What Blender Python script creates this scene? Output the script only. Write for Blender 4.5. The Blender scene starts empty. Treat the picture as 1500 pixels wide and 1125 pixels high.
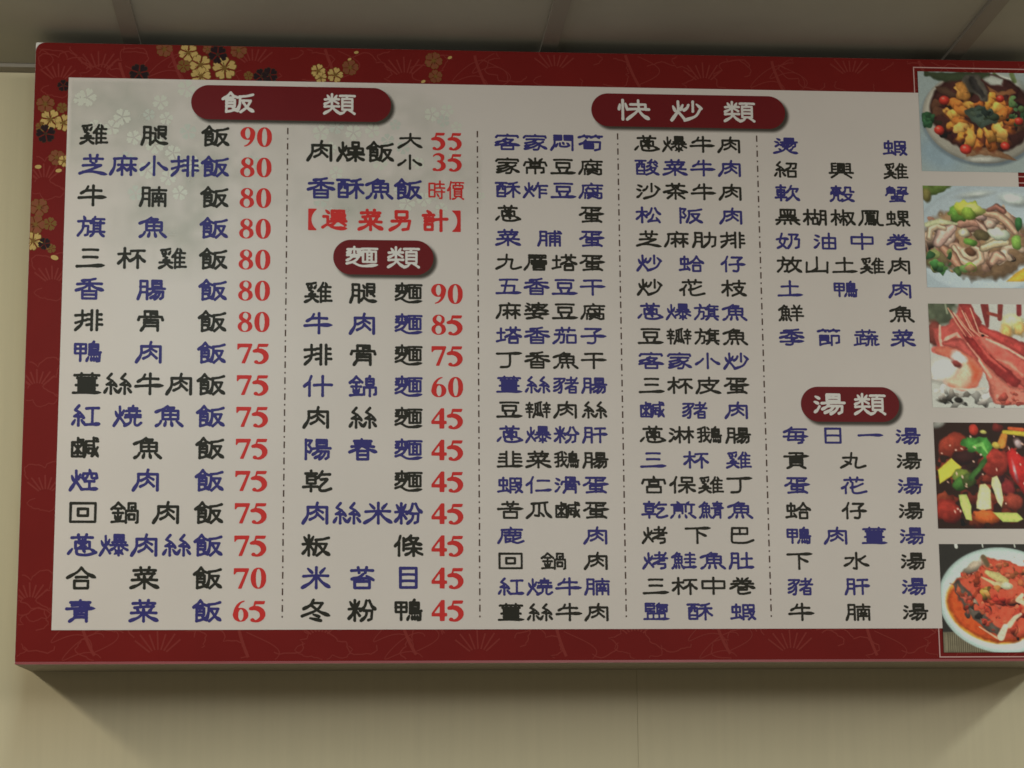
import bpy, bmesh, math, random
import numpy as np
from mathutils import Matrix, Vector

# ------------------------------------------------------------------ camera, world, lamps
S = bpy.context.scene
COL = S.collection
MM = 0.001
DEPTH = 0.167          # depth of the board box, front face at y = 0, wall at y = DEPTH
CEIL = 0.8941
BW, BH = 1.471, 0.8826

cam_d = bpy.data.cameras.new('camera')
cam = bpy.data.objects.new('camera', cam_d)
COL.objects.link(cam)
S.camera = cam
yaw, pitch, roll = 0.0818, 0.1888, -0.0084
fwd = Vector((math.sin(yaw) * math.cos(pitch), math.cos(yaw) * math.cos(pitch), math.sin(pitch)))
r0 = Vector((math.cos(yaw), -math.sin(yaw), 0))
u0 = r0.cross(fwd)
ri = math.cos(roll) * r0 + math.sin(roll) * u0
up = -math.sin(roll) * r0 + math.cos(roll) * u0
m = Matrix.Identity(4)
for i in range(3):
    m[i][0], m[i][1], m[i][2] = ri[i], up[i], -fwd[i]
m.translation = Vector((0.4315, -3.0, -0.1844))
cam.matrix_world = m
cam_d.sensor_fit = 'HORIZONTAL'
cam_d.sensor_width = 36.0
cam_d.lens = 36.0 * 3184.67 / 1500.0
cam_d.clip_start = 0.05
cam_d.clip_end = 60

W = bpy.data.worlds.new("World")
S.world = W
W.use_nodes = True
bgn = W.node_tree.nodes['Background']
bgn.inputs[0].default_value = (1.0, 0.90, 0.70, 1)
bgn.inputs[1].default_value = 0.112

S.view_settings.view_transform = 'Standard'
S.view_settings.look = 'None'
S.view_settings.gamma = 1
S.view_settings.use_curve_mapping = False
S.view_settings.exposure = 0.06
S.cycles.filter_width = 1.6
S.cycles.max_bounces = 6


def lamp(name, x, y0, y1, width, watts, color, n=5, tilt=32):
    """one row of light running away from the wall: short area lights, their tilt added to brighten it"""
    step = (y1 - y0) / n
    for k in range(n):
        d = bpy.data.lights.new(name, 'AREA')
        d.shape = 'RECTANGLE'
        d.size = width
        d.size_y = abs(step) * .96
        d.energy = watts / n
        d.color = color
        o = bpy.data.objects.new(name, d)
        o.location = (x, y0 + step * (k + .5), CEIL - 0.012 - abs(step) * .5 * math.sin(math.radians(tilt)))
        o.rotation_euler = (math.radians(tilt), 0, 0)  # tilt added to send more light onto wall and board
        COL.objects.link(o)


# rows of fluorescent tubes that run away from the wall, read from the edges of the shadow under the board, plus one added fill row
lamp('tube_and_fill_light', -1.02, -0.42, -1.40, 0.045, 9.0, (1.0, 0.92, 0.74), 3)
lamp('tube_and_fill_light', -1.02, -1.45, -2.85, 0.06, 8.5, (1.0, 0.93, 0.78), 3)
lamp('tube_and_fill_light', 0.14, -0.55, -3.20, 0.09, 6.6, (0.82, 0.98, 1.0))
lamp('tube_and_fill_light', 1.30, -2.60, -4.60, 0.10, 17, (1.0, 0.95, 0.91))  # fill row added for more direct light on the board's middle
lamp('tube_and_fill_light', 2.45, -0.50, -1.40, 0.045, 8.0, (0.94, 1.0, 0.93), 3)
lamp('tube_and_fill_light', 2.45, -1.45, -2.85, 0.06, 9.0, (0.94, 1.0, 0.93), 3)
lamp('tube_and_fill_light', 3.90, -1.15, -2.85, 0.08, 14, (1.0, 0.93, 0.80))

# ------------------------------------------------------------------ materials
KSEEN = 0.37           # light that reaches the middle of the board: turns a colour seen in the photo into ink


def lin(c):
    c = np.asarray(c, float) / 255.0
    return np.where(c <= 0.04045, c / 12.92, ((c + 0.055) / 1.055) ** 2.4)


def ink(*rgb):
    return tuple(np.clip(lin(rgb) / KSEEN, 0.004, 0.9))


def mat(name, col, rough=0.5, spec=0.4, noise=0.0, nscale=40.0, stretch=(1, 1, 1), detail=3.0, bump=0.0, alpha=None):
    M = bpy.data.materials.new(name)
    M.use_nodes = True
    nt = M.node_tree
    b = nt.nodes['Principled BSDF']
    b.inputs['Base Color'].default_value = (*col, 1)
    b.inputs['Roughness'].default_value = rough
    b.inputs['Specular IOR Level'].default_value = spec
    if noise or bump:
        tc = nt.nodes.new('ShaderNodeTexCoord')
        mp = nt.nodes.new('ShaderNodeMapping')
        mp.inputs['Scale'].default_value = stretch
        nz = nt.nodes.new('ShaderNodeTexNoise')
        nz.inputs['Scale'].default_value = nscale
        nz.inputs['Detail'].default_value = detail
        nt.links.new(tc.outputs['Object'], mp.inputs[0])
        nt.links.new(mp.outputs[0], nz.inputs['Vector'])
        if noise:
            mx = nt.nodes.new('ShaderNodeMix')
            mx.data_type = 'RGBA'
            mx.inputs['A'].default_value = (*[c * (1 - noise) for c in col], 1)
            mx.inputs['B'].default_value = (*[min(1, c * (1 + noise)) for c in col], 1)
            nt.links.new(nz.outputs['Fac'], mx.inputs['Factor'])
            nt.links.new(mx.outputs['Result'], b.inputs['Base Color'])
        if bump:
            bp = nt.nodes.new('ShaderNodeBump')
            bp.inputs['Strength'].default_value = bump
            bp.inputs['Distance'].default_value = 0.002
            nt.links.new(nz.outputs['Fac'], bp.inputs['Height'])
            nt.links.new(bp.outputs[0], b.inputs['Normal'])
    if alpha is not None:
        b.inputs['Alpha'].default_value = alpha
    return M


M_wall = mat('wall_panel_cream', (0.65, 0.575, 0.39), 0.55, 0.3, 0.06, 6.0, (14, 1, 0.6), 5.0, 0.05)
M_seam = mat('wall_seam', (0.58, 0.52, 0.36), 0.8)
M_tile = mat('ceiling_board', (0.455, 0.43, 0.36), 0.9, 0.1, 0.13, 7.0, (1, 1, 1), 6.0)
M_bar = mat('ceiling_bar_brown', (0.31, 0.275, 0.23), 0.6, 0.2)
M_body = mat('board_side', (0.30, 0.26, 0.19), 0.6)
M_red = mat('printed_red', (0.188, 0.0115, 0.0095), 0.45, 0.09, 0.16, 9.0)
M_redline = mat('printed_red_tracery', (0.245, 0.032, 0.025), 0.45, 0.09)
M_edge = mat('red_edge_highlight', (0.33, 0.075, 0.08), 0.3, 0.5, 0.25, 8.0)
M_cream = mat('printed_cream', (0.725, 0.650, 0.595), 0.37, 0.24, 0.06, 6.0, (1, 1, 1), 10.0)
M_badge = mat('badge_red', (0.165, 0.009, 0.011), 0.42, 0.15, 0.06, 20)
M_white = mat('print_white', (0.78, 0.74, 0.69), 0.4, 0.3)
M_black = mat('ink_black', (0.026, 0.024, 0.016), 0.45, 0.15)
M_blue = mat('ink_blue', (0.045, 0.040, 0.195), 0.45, 0.15)
M_price = mat('ink_red', (0.66, 0.036, 0.031), 0.45, 0.15)
M_dash = mat('ink_brown', (0.085, 0.045, 0.030), 0.45, 0.15)
M_line = mat('print_pink_line', (0.62, 0.36, 0.33), 0.4, 0.3)
M_gold = mat('blossom_gold', (0.58, 0.39, 0.13), 0.5, 0.12, 0.25, 60)
M_golddark = mat('blossom_brown', (0.20, 0.105, 0.022), 0.5, 0.12)
M_dull = mat('blossom_dull', (0.25, 0.075, 0.035), 0.5, 0.12, 0.2, 60)
M_plum = mat('blossom_plum', (0.022, 0.010, 0.012), 0.5, 0.1, 0.3, 60)
M_plumline = mat('blossom_outline', (0.060, 0.030, 0.016), 0.5, 0.1)
M_ghost = mat('ghost_blossom', (0.685, 0.680, 0.580), 0.36, 0.28)
M_ghost2 = mat('ghost_blossom_dark', (0.585, 0.600, 0.525), 0.36, 0.28)


def attr_mat(name, alpha_attr=False):
    M = bpy.data.materials.new(name)
    M.use_nodes = True
    nt = M.node_tree
    b = nt.nodes['Principled BSDF']
    a = nt.nodes.new('ShaderNodeVertexColor')
    a.layer_name = 'print'
    nt.links.new(a.outputs['Color'], b.inputs['Base Color'])
    if alpha_attr:
        nt.links.new(a.outputs['Alpha'], b.inputs['Alpha'])
    b.inputs['Roughness'].default_value = 0.42
    b.inputs['Specular IOR Level'].default_value = 0.18
    return M


M_photo = attr_mat('printed_photograph')
M_soft = attr_mat('printed_drop_shadow', True)

# ------------------------------------------------------------------ mesh helpers


def link(name, me, parent=None, label=None, mats=()):
    o = bpy.data.objects.new(name, me)
    for x in mats:
        me.materials.append(x)
    COL.objects.link(o)
    if parent:
        o.parent = parent
    if label:
        o['label'] = label
    return o


def mesh(name, verts, faces, mats, parent=None, label=None, idx=None):
    me = bpy.data.meshes.new(name)
    me.from_pydata([tuple(v) for v in verts], [], faces)
    me.update()
    o = link(name, me, parent, label, mats)
    if idx is not None:
        me.polygons.foreach_set('material_index', idx)
    return o


def box(name, x0, x1, y0, y1, z0, z1, M, parent=None, bevel=0.0, label=None):
    bm = bmesh.new()
    bmesh.ops.create_cube(bm, size=1)
    for v in bm.verts:
        v.co = (x0 + (v.co.x + .5) * (x1 - x0), y0 + (v.co.y + .5) * (y1 - y0), z0 + (v.co.z + .5) * (z1 - z0))
    if bevel:
        bmesh.ops.bevel(bm, geom=bm.edges[:], offset=bevel, segments=3, affect='EDGES', profile=0.5)
    me = bpy.data.meshes.new(name)
    bm.to_mesh(me)
    bm.free()
    return link(name, me, parent, label, [M])


def sheet(name, pts, y, M, parent=None, label=None):
    """a printed flat shape: outline in board millimetres, laid at depth y"""
    v = [(p[0] * MM, y, p[1] * MM) for p in pts]
    a = sum(pts[i - 1][0] * pts[i][1] - pts[i][0] * pts[i - 1][1] for i in range(len(pts)))
    f = list(range(len(v))) if a > 0 else list(range(len(v)))[::-1]
    return mesh(name, v, [f], [M], parent, label)


class Flat:
    """gathers flat printed polygons of several inks into one mesh"""
    def __init__(s):
        s.v, s.f, s.i = [], [], []

    def poly(s, pts, y, k=0):
        n = len(s.v)
        a = sum(pts[i - 1][0] * pts[i][1] - pts[i][0] * pts[i - 1][1] for i in range(len(pts)))
        s.v += [(p[0] * MM, y, p[1] * MM) for p in pts]
        f = list(range(n, n + len(pts)))
        s.f.append(f if a > 0 else f[::-1])
        s.i.append(k)

    def strip(s, pts, w, y, k=0):
        pts = np.asarray(pts, float)
        w = np.broadcast_to(np.asarray(w, float), (len(pts),))
        t = np.gradient(pts, axis=0)
        t /= np.maximum(np.linalg.norm(t, axis=1), 1e-9)[:, None]
        nrm = np.stack([-t[:, 1], t[:, 0]], 1)
        n = len(s.v)
        for p, q, ww in zip(pts, nrm, w):
            for sg in (1, -1):
                c = p + q * ww * .5 * sg
                s.v.append((c[0] * MM, y, c[1] * MM))
        for i in range(len(pts) - 1):
            s.f.append([n + 2 * i, n + 2 * i + 1, n + 2 * i + 3, n + 2 * i + 2])
            s.i.append(k)

    def build(s, name, mats, parent=None, label=None):
        return mesh(name, s.v, s.f, mats, parent, label, s.i)


# ------------------------------------------------------------------ setting: wall and ceiling
def struct(o):
    o['kind'] = 'structure'
    return o


wall = struct(box('wall', -2.6, 4.6, DEPTH + 0.006, DEPTH + 0.10, -1.3, CEIL + 0.1, M_seam))
xs = [-2.6, -1.5701, -0.3501, 0.8699, 2.0899, 3.3099, 4.6]
for a, b in zip(xs[:-1], xs[1:]):
    box('wall_panel', a + 0.00012, b - 0.00012, DEPTH, DEPTH + 0.0055, -1.3, CEIL - 0.0005, M_wall, wall, 0.0003)
ceil = struct(box('ceiling', -2.6, 4.6, -3.6, DEPTH + 0.10, CEIL + 0.006, CEIL + 0.05, M_tile))
BX0, BSP = 0.1327, 0.6047
box('wall_angle', -2.6, 4.6, DEPTH - 0.024, DEPTH - 0.0005, CEIL, CEIL + 0.0055, M_bar, ceil)
for k in range(-4, 8):
    x = BX0 + k * BSP
    box('ceiling_grid_bar', x - 0.012, x + 0.012, -3.6, DEPTH - 0.0245, CEIL, CEIL + 0.0055, M_bar, ceil)
for k in range(1, 6):
    y = DEPTH - k * BSP
    for q in range(-4, 7):
        box('ceiling_grid_bar', BX0 + q * BSP + 0.0125, BX0 + (q + 1) * BSP - 0.0125, y - 0.012, y + 0.012, CEIL + 0.0004, CEIL + 0.0054, M_bar, ceil)

# ------------------------------------------------------------------ the board
board = bpy.data.objects.new('menu_board', None)
board.location = (0, 0, 0)
COL.objects.link(board)
board['label'] = 'wide red framed restaurant menu board with dish names, prices and food photos on the wall'
board['category'] = 'menu board'

box('board_body', 0.0, BW, 0.003, DEPTH - 0.0005, 0.0, BH, M_body, board, 0.001)
Y0 = 0.0               # printed face


def rrect(x0, x1, z0, z1, r, n=10, corners=(1, 1, 1, 1)):
    P = []
    for (cx, cz, a0, on) in ((x1 - r, z1 - r, 0, corners[0]), (x0 + r, z1 - r, 90, corners[1]), (x0 + r, z0 + r, 180, corners[2]), (x1 - r, z0 + r, 270, corners[3])):
        if on:
            for i in range(n + 1):
                t = math.radians(a0 + 90 * i / n)
                P.append((cx + r * math.cos(t), cz + r * math.sin(t)))
        else:
            P.append((x1 if a0 in (0, 270) else x0, z1 if a0 in (0, 90) else z0))
    return P


def slab(name, pts, y0, y1, M, parent, bev=0.0):
    bm = bmesh.new()
    vs = [bm.verts.new((p[0] * MM, y0, p[1] * MM)) for p in pts]
    f = bm.faces.new(vs)
    r = bmesh.ops.extrude_face_region(bm, geom=[f])
    for e in r['geom']:
        if isinstance(e, bmesh.types.BMVert):
            e.co.y = y1
    bmesh.ops.recalc_face_normals(bm, faces=bm.faces[:])
    if bev:
        ed = [e for e in bm.edges if all(abs(v.co.y - y0) < 1e-6 for v in e.verts)]
        bmesh.ops.bevel(bm, geom=ed, offset=bev, segments=2, affect='EDGES')
    me = bpy.data.meshes.new(name)
    bm.to_mesh(me)
    bm.free()
    return link(name, me, parent, None, [M])


slab('board_backing', rrect(0, BW * 1000, 0, BH * 1000, 2, 3), 0.0008, 0.0029, M_white, board)
slab('border_print', rrect(0.3, BW * 1000 - .3, 3.6, BH * 1000 - .3, 13, 12, (1, 1, 0, 0)), Y0, 0.0007, M_red, board)
slab('edge_highlight', rrect(0.3, BW * 1000 - .3, 0.2, 3.5, 1, 2), Y0, 0.0007, M_edge, board)  # bevel's pale reflection painted as a lighter red strip along the bottom edge

# faint tracery of peonies over the red print (covered by the cream field)
rnd = random.Random(5)
tr = Flat()
YT = -0.00015
NT = [0]


def clip_add(pts, w):
    run = []
    for p in pts:
        if 2 < p[0] < BW * 1000 - 2 and 4.5 < p[1] < BH * 1000 - 2 and not (60 < p[0] < 1270 and 58 < p[1] < 818):
            run.append(p)
        else:
            if len(run) > 2:
                NT[0] += 1
                tr.strip(run, w, YT - 2e-6 * (NT[0] % 60))
            run = []
    if len(run) > 2:
        NT[0] += 1
        tr.strip(run, w, YT - 2e-6 * (NT[0] % 60))


def lobes(cx, cz, r, a0, a1, n, w, asp=0.62, amp=.24):
    P = []
    N = n * 12
    for i in range(N + 1):
        t = i / N
        a = math.radians(a0 + (a1 - a0) * t)
        rr = r * (1 - amp + amp * abs(math.sin(math.pi * n * t)) ** .6 + .10 * math.sin(3.1 * a + cx) + .05 * math.sin(9.7 * a + .3 * cx) + .02 * math.sin(31 * a))
        P.append((cx + rr * math.cos(a), cz + rr * asp * math.sin(a)))
    clip_add(P, w)


def motif(cx, cz, s, fl=1, rot=0):
    lobes(cx + 6, cz + 4, 74 * s, 0, 150, 3, 1.6)
    lobes(cx - 66 * s * fl, cz + 2 * s, 52 * s, 70, 300, 3, 1.6)
    lobes(cx + 74 * s * fl, cz - 4 * s, 56 * s, -80, 120, 3, 1.6)
    lobes(cx + 8 * s, cz - 16 * s, 42 * s, 180, 350, 3, 1.3)
    for k in range(7):                                   # stamens
        a = math.radians(50 + 14 * k)
        P = [(cx + q * s * math.cos(a), cz - 12 * s + q * s * .75 * math.sin(a)) for q in np.linspace(18, 50 + 5 * (k % 2), 8)]
        clip_add(P, 2.2)
    x0, z0 = cx + 118 * s, cz + 34 * s                   # stalk
    P = [(x0 + 26 * s * t * t, z0 - 62 * s * t + 6 * math.sin(4 * t)) for t in np.linspace(0, 1, 16)]
    clip_add(P, 4.2)
    P = [(x0 + 26 * s + 34 * s * math.sin(3 * t), z0 - 62 * s + 46 * s * t) for t in np.linspace(0, 1.2, 20)]
    clip_add(P, 1.3)
    P = [(cx - 110 * s * fl + 30 * s * math.cos(6 * t), cz + 20 * s - 40 * s * t + 12 * s * math.sin(9 * t)) for t in np.linspace(0, 1.1, 26)]
    clip_add(P, 1.3)


for j in range(-1, 7):
    motif(192 + 218 * j, (18 if j % 2 == 0 else 42), 0.92, 1 if j % 2 == 0 else -1)
    motif(90 + 218 * j, (846 if j % 2 == 0 else 860), 0.86, -1 if j % 2 == 0 else 1)
for j in range(6):
    motif(18 + 16 * (j % 2), 90 + 148 * j, 0.72, 1 if j % 2 else -1)
    motif(1452, 60 + 148 * j, 0.72, 1 if j % 2 else -1)
tr.build('peony_tracery', [M_redline], board)

# the cream field of the menu
YC = -0.0006
sheet('menu_field', [(47.8, 46.2), (1423.5, 46.2), (1423.5, 830.6), (47.8, 830.6)], YC, M_cream, board)

# ------------------------------------------------------------------ camera-independent conversion of measured spots to board millimetres
CP = np.array([431.5, -3000., -184.4])
CR, CU, CF = np.array(ri), np.array(up), np.array(fwd)


def bd(x, y):
    d = 3184.67 * CF + (x - 750) * CR + (562.5 - y) * CU
    t = 3000 / d[1]
    return CP[0] + t * d[0], CP[2] + t * d[2]


# ------------------------------------------------------------------ blossoms printed on the border and ghosted on the field


def petal(cx, cz, r, a, notch=.16, wide=.36, n=14):
    P = []
    for i in range(n + 1):
        t = i / n
        u = -1 + 2 * t
        rr = r * (1 - .20 * abs(u) ** 2.2 - notch * max(0, 1 - abs(u) * 4.5))
        b = a + u * wide * 1.35
        P.append((cx + rr * math.cos(b), cz + rr * math.sin(b)))
    return [(cx + r * .12 * math.cos(a), cz + r * .12 * math.sin(a))] + P


def inside_border(p):
    return 1 < p[0] < BW * 1000 - 1 and 4 < p[1] < BH * 1000 - 1


def clampb(P, inner=True):
    return [(min(max(x, 0.8), BW * 1000 - .8), min(max(z, 4.2), BH * 1000 - .8)) for x, z in P]


YB = -0.00035
nb = 0


def blossom(x, y, r, kind):
    global nb
    nb += 1
    cx, cz = bd(x, y)
    r *= 0.97
    g = Flat()
    a0 = rnd.uniform(0, 6.28)
    dy = -0.00002 * (nb % 8)
    mats = {'g': [M_golddark, M_gold, M_golddark], 'd': [M_plumline, M_plum, M_plumline], 'u': [M_dull, M_golddark, M_golddark], 'o': [M_golddark, M_dull, M_golddark]}[kind]
    for k in range(5):
        a = a0 + k * 2 * math.pi / 5
        g.poly(clampb(petal(cx, cz, r * 1.05, a, .14, .43)), YB + dy - .000001 * k, 0)
        g.poly(clampb(petal(cx, cz, r * .99, a, .20, .385)), YB + dy - .00001 - .000001 * k, 1)
    if kind in 'go':
        for k in range(11):
            a = a0 + k * 2 * math.pi / 11
            q = r * (.50 if k % 2 else .38)
            g.strip([(cx + r * .1 * math.cos(a), cz + r * .1 * math.sin(a)), (cx + q * math.cos(a), cz + q * math.sin(a))], r * .07, YB + dy - .000014, 2)
    c = [(cx + r * .2 * math.cos(t), cz + r * .2 * math.sin(t)) for t in np.linspace(0, 6.28, 11)[:-1]]
    if inside_border((cx, cz)):
        g.poly(clampb(c), YB + dy - .000018, 2)
    g.build('blossom', mats, board)


for b in [(240.8, 72, 12, 'o'), (276, 77, 14.5, 'g'), (349.5, 74, 12, 'o'), (319, 80, 14, 'd'), (269, 97, 10, 'u'), (293.5, 95, 16, 'g'), (294, 112, 15, 'g'),
          (329, 100, 18, 'g'), (204, 107, 14.5, 'd'), (364, 111, 7, 'u'), (383, 112, 12, 'd'), (395, 110, 12, 'd'), (93, 125.5, 9, 'd'), (66.6, 152.6, 13, 'o'),
          (91, 158, 8, 'u'), (74, 175, 15.5, 'g'), (93, 180, 13, 'g'), (60, 186, 8, 'u'), (67, 196, 14, 'd'), (83, 231, 11.5, 'o'), (94, 236, 9, 'g'),
          (57.4, 304, 13.5, 'o'), (52, 329, 14, 'o'), (48.5, 353, 14, 'g'), (73, 328, 10, 'u'), (65, 357, 9, 'd'), (466, 104, 11, 'g'), (470, 114, 9, 'g'),
          (491, 110, 12, 'g'), (513, 99, 12, 'o'), (635, 89, 13, 'o'), (638, 112, 10, 'o'), (75, 364, 7, 'u'), (304, 72, 7, 'o')]:
    blossom(*b)


def loose_petal(x, y, r):
    cx, cz = bd(x, y)
    a = rnd.uniform(-.5, .5)
    P = [(cx + r * 1.3 * math.cos(t) * math.cos(a) - r * .8 * math.sin(t) * math.sin(a), cz + r * .8 * math.sin(t) * math.cos(a) + r * 1.3 * math.cos(t) * math.sin(a)) for t in np.linspace(0, 6.28, 15)[:-1]]
    sheet('loose_petal', P, YB - .0002, M_gold, board)


for p in [(56, 244.5, 3.6), (86, 250, 3.4), (80, 377.5, 4.2), (659, 84.6, 2.6), (522, 77, 2.6), (620, 119.6, 2.6), (512, 87, 2.2)]:
    loose_petal(*p)

gh = Flat()
spots = [(455, 510, 48, 0), (840, 535, 40, 0), (640, 612, 44, 0), (585, 668, 40, 0), (500, 660, 34, 0), (740, 455, 42, 1), (975, 465, 46, 0), (420, 520, 34, 0), (780, 600, 30, 1),
         (985, 690, 42, 1), (870, 620, 34, 0), (700, 720, 38, 0), (810, 760, 46, 0), (905, 800, 40, 0), (660, 830, 36, 1), (1010, 860, 44, 0), (770, 890, 46, 0), (880, 930, 40, 0), (1320, 860, 46, 1), (710, 1010, 40, 1), (940, 1010, 38, 0), (1240, 440, 40, 0), (1330, 450, 44, 1), (1420, 440, 34, 0)]
for i, (zx, zy, r, k) in enumerate(q for q in spots if q[1] > 455 + .4 * q[2] * (q[0] < 950)):
    cx, cz = bd(zx / 3.571, zy / 3.571)
    for q in range(5):
        gh.poly(petal(cx, cz, r / 3.571 * 1.05, q * 1.2566 + i, .16, .36), YC - .00005 - .000002 * i, k)
spots2 = [(830, 385, 40), (910, 365, 36), (890, 420, 34), (960, 450, 30), (250, 480, 44), (330, 450, 40), (420, 480, 44), (520, 470, 40), (600, 520, 36), (300, 560, 34), (560, 640, 40), (680, 560, 36),
          (760, 640, 34), (330, 690, 36), (250, 830, 44), (700, 850, 44), (790, 830, 40), (850, 800, 34), (660, 780, 30), (880, 880, 34), (300, 900, 30), (1090, 810, 20), (950, 600, 30), (640, 440, 30)]
for i, (zx, zy, r) in enumerate(spots2):
    cx, cz = bd(400 + zx / 3.571, 60 + zy / 3.571)
    for q in range(5):
        gh.poly(petal(cx, cz, r / 3.571, q * 1.2566 + i, .16, .36), YC - .0001 - .000002 * i, (i * 7) % 3 // 2)
gh.build('ghost_blossom_print', [M_ghost, M_ghost2], board)

# the soft grey-green wash printed under those ghost blossoms
rsn = np.random.RandomState(11)
gx_, gz_ = np.arange(50, 640, 4.0), np.arange(520, 829, 4.0)
GX, GZ = np.meshgrid(gx_, gz_)
nzs = np.zeros(GX.shape)
for q, amp in ((5, .5), (11, .35), (26, .3)):
    g0 = rsn.uniform(-1, 1, (q + 2, 2 * q + 2))
    yy, xx = np.linspace(0, q, GX.shape[0]), np.linspace(0, 2 * q, GX.shape[1])
    jj, ii = yy.astype(int), xx.astype(int)
    fy_, fx_ = (yy - jj)[:, None], (xx - ii)[None, :]
    nzs += amp * ((g0[np.ix_(jj, ii)] * (1 - fx_) + g0[np.ix_(jj, ii + 1)] * fx_) * (1 - fy_) + (g0[np.ix_(jj + 1, ii)] * (1 - fx_) + g0[np.ix_(jj + 1, ii + 1)] * fx_) * fy_)
al = np.zeros(GX.shape)
for cx, cz, a_, b_ in ((120, 770, 130, 90), (230, 700, 140, 110), (200, 620, 100, 80), (470, 760, 120, 70), (530, 690, 120, 70), (440, 660, 90, 60)):
    al = np.maximum(al, np.clip(1.15 - np.hypot((GX - cx) / a_, (GZ - cz) / b_), 0, 1))
al = np.clip(al * (.62 + 1.0 * nzs), 0, 1) * .40
al[[0, -1], :] = 0
al[:, [0, -1]] = 0
nx_ = GX.shape[1]
me = bpy.data.meshes.new('ghost_wash_print')
me.from_pydata(np.column_stack([GX.ravel() * MM, np.full(GX.size, YC - .00002), GZ.ravel() * MM]).tolist(), [],
               [[j * nx_ + i, j * nx_ + i + 1, (j + 1) * nx_ + i + 1, (j + 1) * nx_ + i] for j in range(GX.shape[0] - 1) for i in range(nx_ - 1) if al[j:j + 2, i:i + 2].max() > .004])
at_ = me.color_attributes.new('print', 'FLOAT_COLOR', 'POINT')
at_.data.foreach_set('color', np.column_stack([np.full(GX.size, .56), np.full(GX.size, .59), np.full(GX.size, .51), al.ravel()]).ravel())
link('ghost_wash_print', me, board, None, [M_soft])

# ------------------------------------------------------------------ lettering: clerical-script forms brushed from the built-in font's outlines
tcv = bpy.data.curves.new('glyph_source', 'FONT')
tcv.size = 1
tob = bpy.data.objects.new('glyph_source', tcv)
COL.objects.link(tob)
dg = bpy.context.evaluated_depsgraph_get()


def outlines(ch):
    """font outlines as lists of (corner points, sampled points)"""
    tcv.body = ch
    dg.update()
    ev = tob.evaluated_get(dg)
    cu = ev.to_curve(dg)
    res = []
    for s in cu.splines:
        bp = s.bezier_points
        n = len(bp)
        cor, smp = [], []
        for i in range(n):
            a, b = bp[i], bp[(i + 1) % n]
            p0, p1, p2, p3 = (np.array(v[:2]) for v in (a.co, a.handle_right, b.handle_left, b.co))
            cor.append(p0)
            L = np.linalg.norm(p3 - p0) + 1e-9
            d = (p3 - p0) / L
            dev = max(abs(np.cross(d, p1 - p0)), abs(np.cross(d, p2 - p0)))
            k = 6 if dev < .002 else 8
            for t in np.arange(k) / k:
                smp.append((1 - t) ** 3 * p0 + 3 * (1 - t) ** 2 * t * p1 + 3 * (1 - t) * t * t * p2 + t ** 3 * p3)
        res.append((np.array(cor), np.array(smp)))
    ev.to_curve_clear()
    return res


def fill_mask(polys, gx, gz):
    """non-zero winding test on a grid"""
    Wn = np.zeros((len(gz), len(gx)), int)
    for P in polys:
        Q = np.roll(P, -1, 0)
        for (x0, z0), (x1, z1) in zip(P, Q):
            if z0 == z1:
                continue
            s = 1 if z1 > z0 else -1
            lo, hi = (z0, z1) if s > 0 else (z1, z0)
            r = np.where((gz >= lo) & (gz < hi))[0]
            if len(r) == 0:
                continue
            xc = x0 + (gz[r] - z0) * (x1 - x0) / (z1 - z0)
            Wn[r] += s * (gx[None, :] < xc[:, None])
    return Wn != 0


def blur(F, s):
    if s <= 0:
        return F
    r = max(1, int(3 * s))
    k = np.exp(-.5 * (np.arange(-r, r + 1) / s) ** 2)
    k /= k.sum()
    P = np.pad(F, r, mode='edge')
    P = sum(k[i] * P[:, i:i + F.shape[1]] for i in range(2 * r + 1))
    return sum(k[i] * P[i:i + F.shape[0], :] for i in range(2 * r + 1))


def dilate(Mk, rx, ry):
    out = Mk.copy()
    H, Wd = Mk.shape
    for dy in range(-int(math.ceil(ry)), int(math.ceil(ry)) + 1):
        for dx in range(-int(math.ceil(rx)), int(math.ceil(rx)) + 1):
            if (dx / max(rx, .01)) ** 2 + (dy / max(ry, .01)) ** 2 <= 1.05:
                ys0, ys1 = max(0, dy), min(H, H + dy)
                xs0, xs1 = max(0, dx), min(Wd, Wd + dx)
                out[ys0:ys1, xs0:xs1] |= Mk[ys0 - dy:ys1 - dy, xs0 - dx:xs1 - dx]
    return out


def contours(F, gx, gz, th=.5):
    """marching squares, linked to closed loops"""
    F = np.pad(F, 1)
    hx, hz = gx[1] - gx[0], gz[1] - gz[0]
    I = F > th
    seg = {}
    H, Wd = F.shape
    c = I[:-1, :-1] * 1 + I[:-1, 1:] * 2 + I[1:, 1:] * 4 + I[1:, :-1] * 8
    tab = {1: [(3, 0)], 2: [(0, 1)], 3: [(3, 1)], 4: [(1, 2)], 5: [(3, 0), (1, 2)], 6: [(0, 2)], 7: [(3, 2)],
           8: [(2, 3)], 9: [(2, 0)], 10: [(0, 1), (2, 3)], 11: [(2, 1)], 12: [(1, 3)], 13: [(1, 0)], 14: [(0, 3)]}
    for j, i in zip(*np.where((c > 0) & (c < 15))):
        ed = {0: ('h', j, i), 1: ('v', j, i + 1), 2: ('h', j + 1, i), 3: ('v', j, i)}
        for a, b in tab[int(c[j, i])]:
            seg[ed[a]] = ed[b]

    def pos(e):
        k, j, i = e
        if k == 'h':
            a, b = F[j, i], F[j, i + 1]
            return (gx[0] + (i - 1 + (th - a) / (b - a)) * hx, gz[0] + (j - 1) * hz)
        a, b = F[j, i], F[j + 1, i]
        return (gx[0] + (i - 1) * hx, gz[0] + (j - 1 + (th - a) / (b - a)) * hz)
    loops = []
    while seg:
        s, e = seg.popitem()
        L = [s]
        while e != s and e in seg:
            L.append(e)
            e = seg.pop(e)
        if len(L) > 5:
            loops.append(np.array([pos(q) for q in L]))
    return loops


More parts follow.
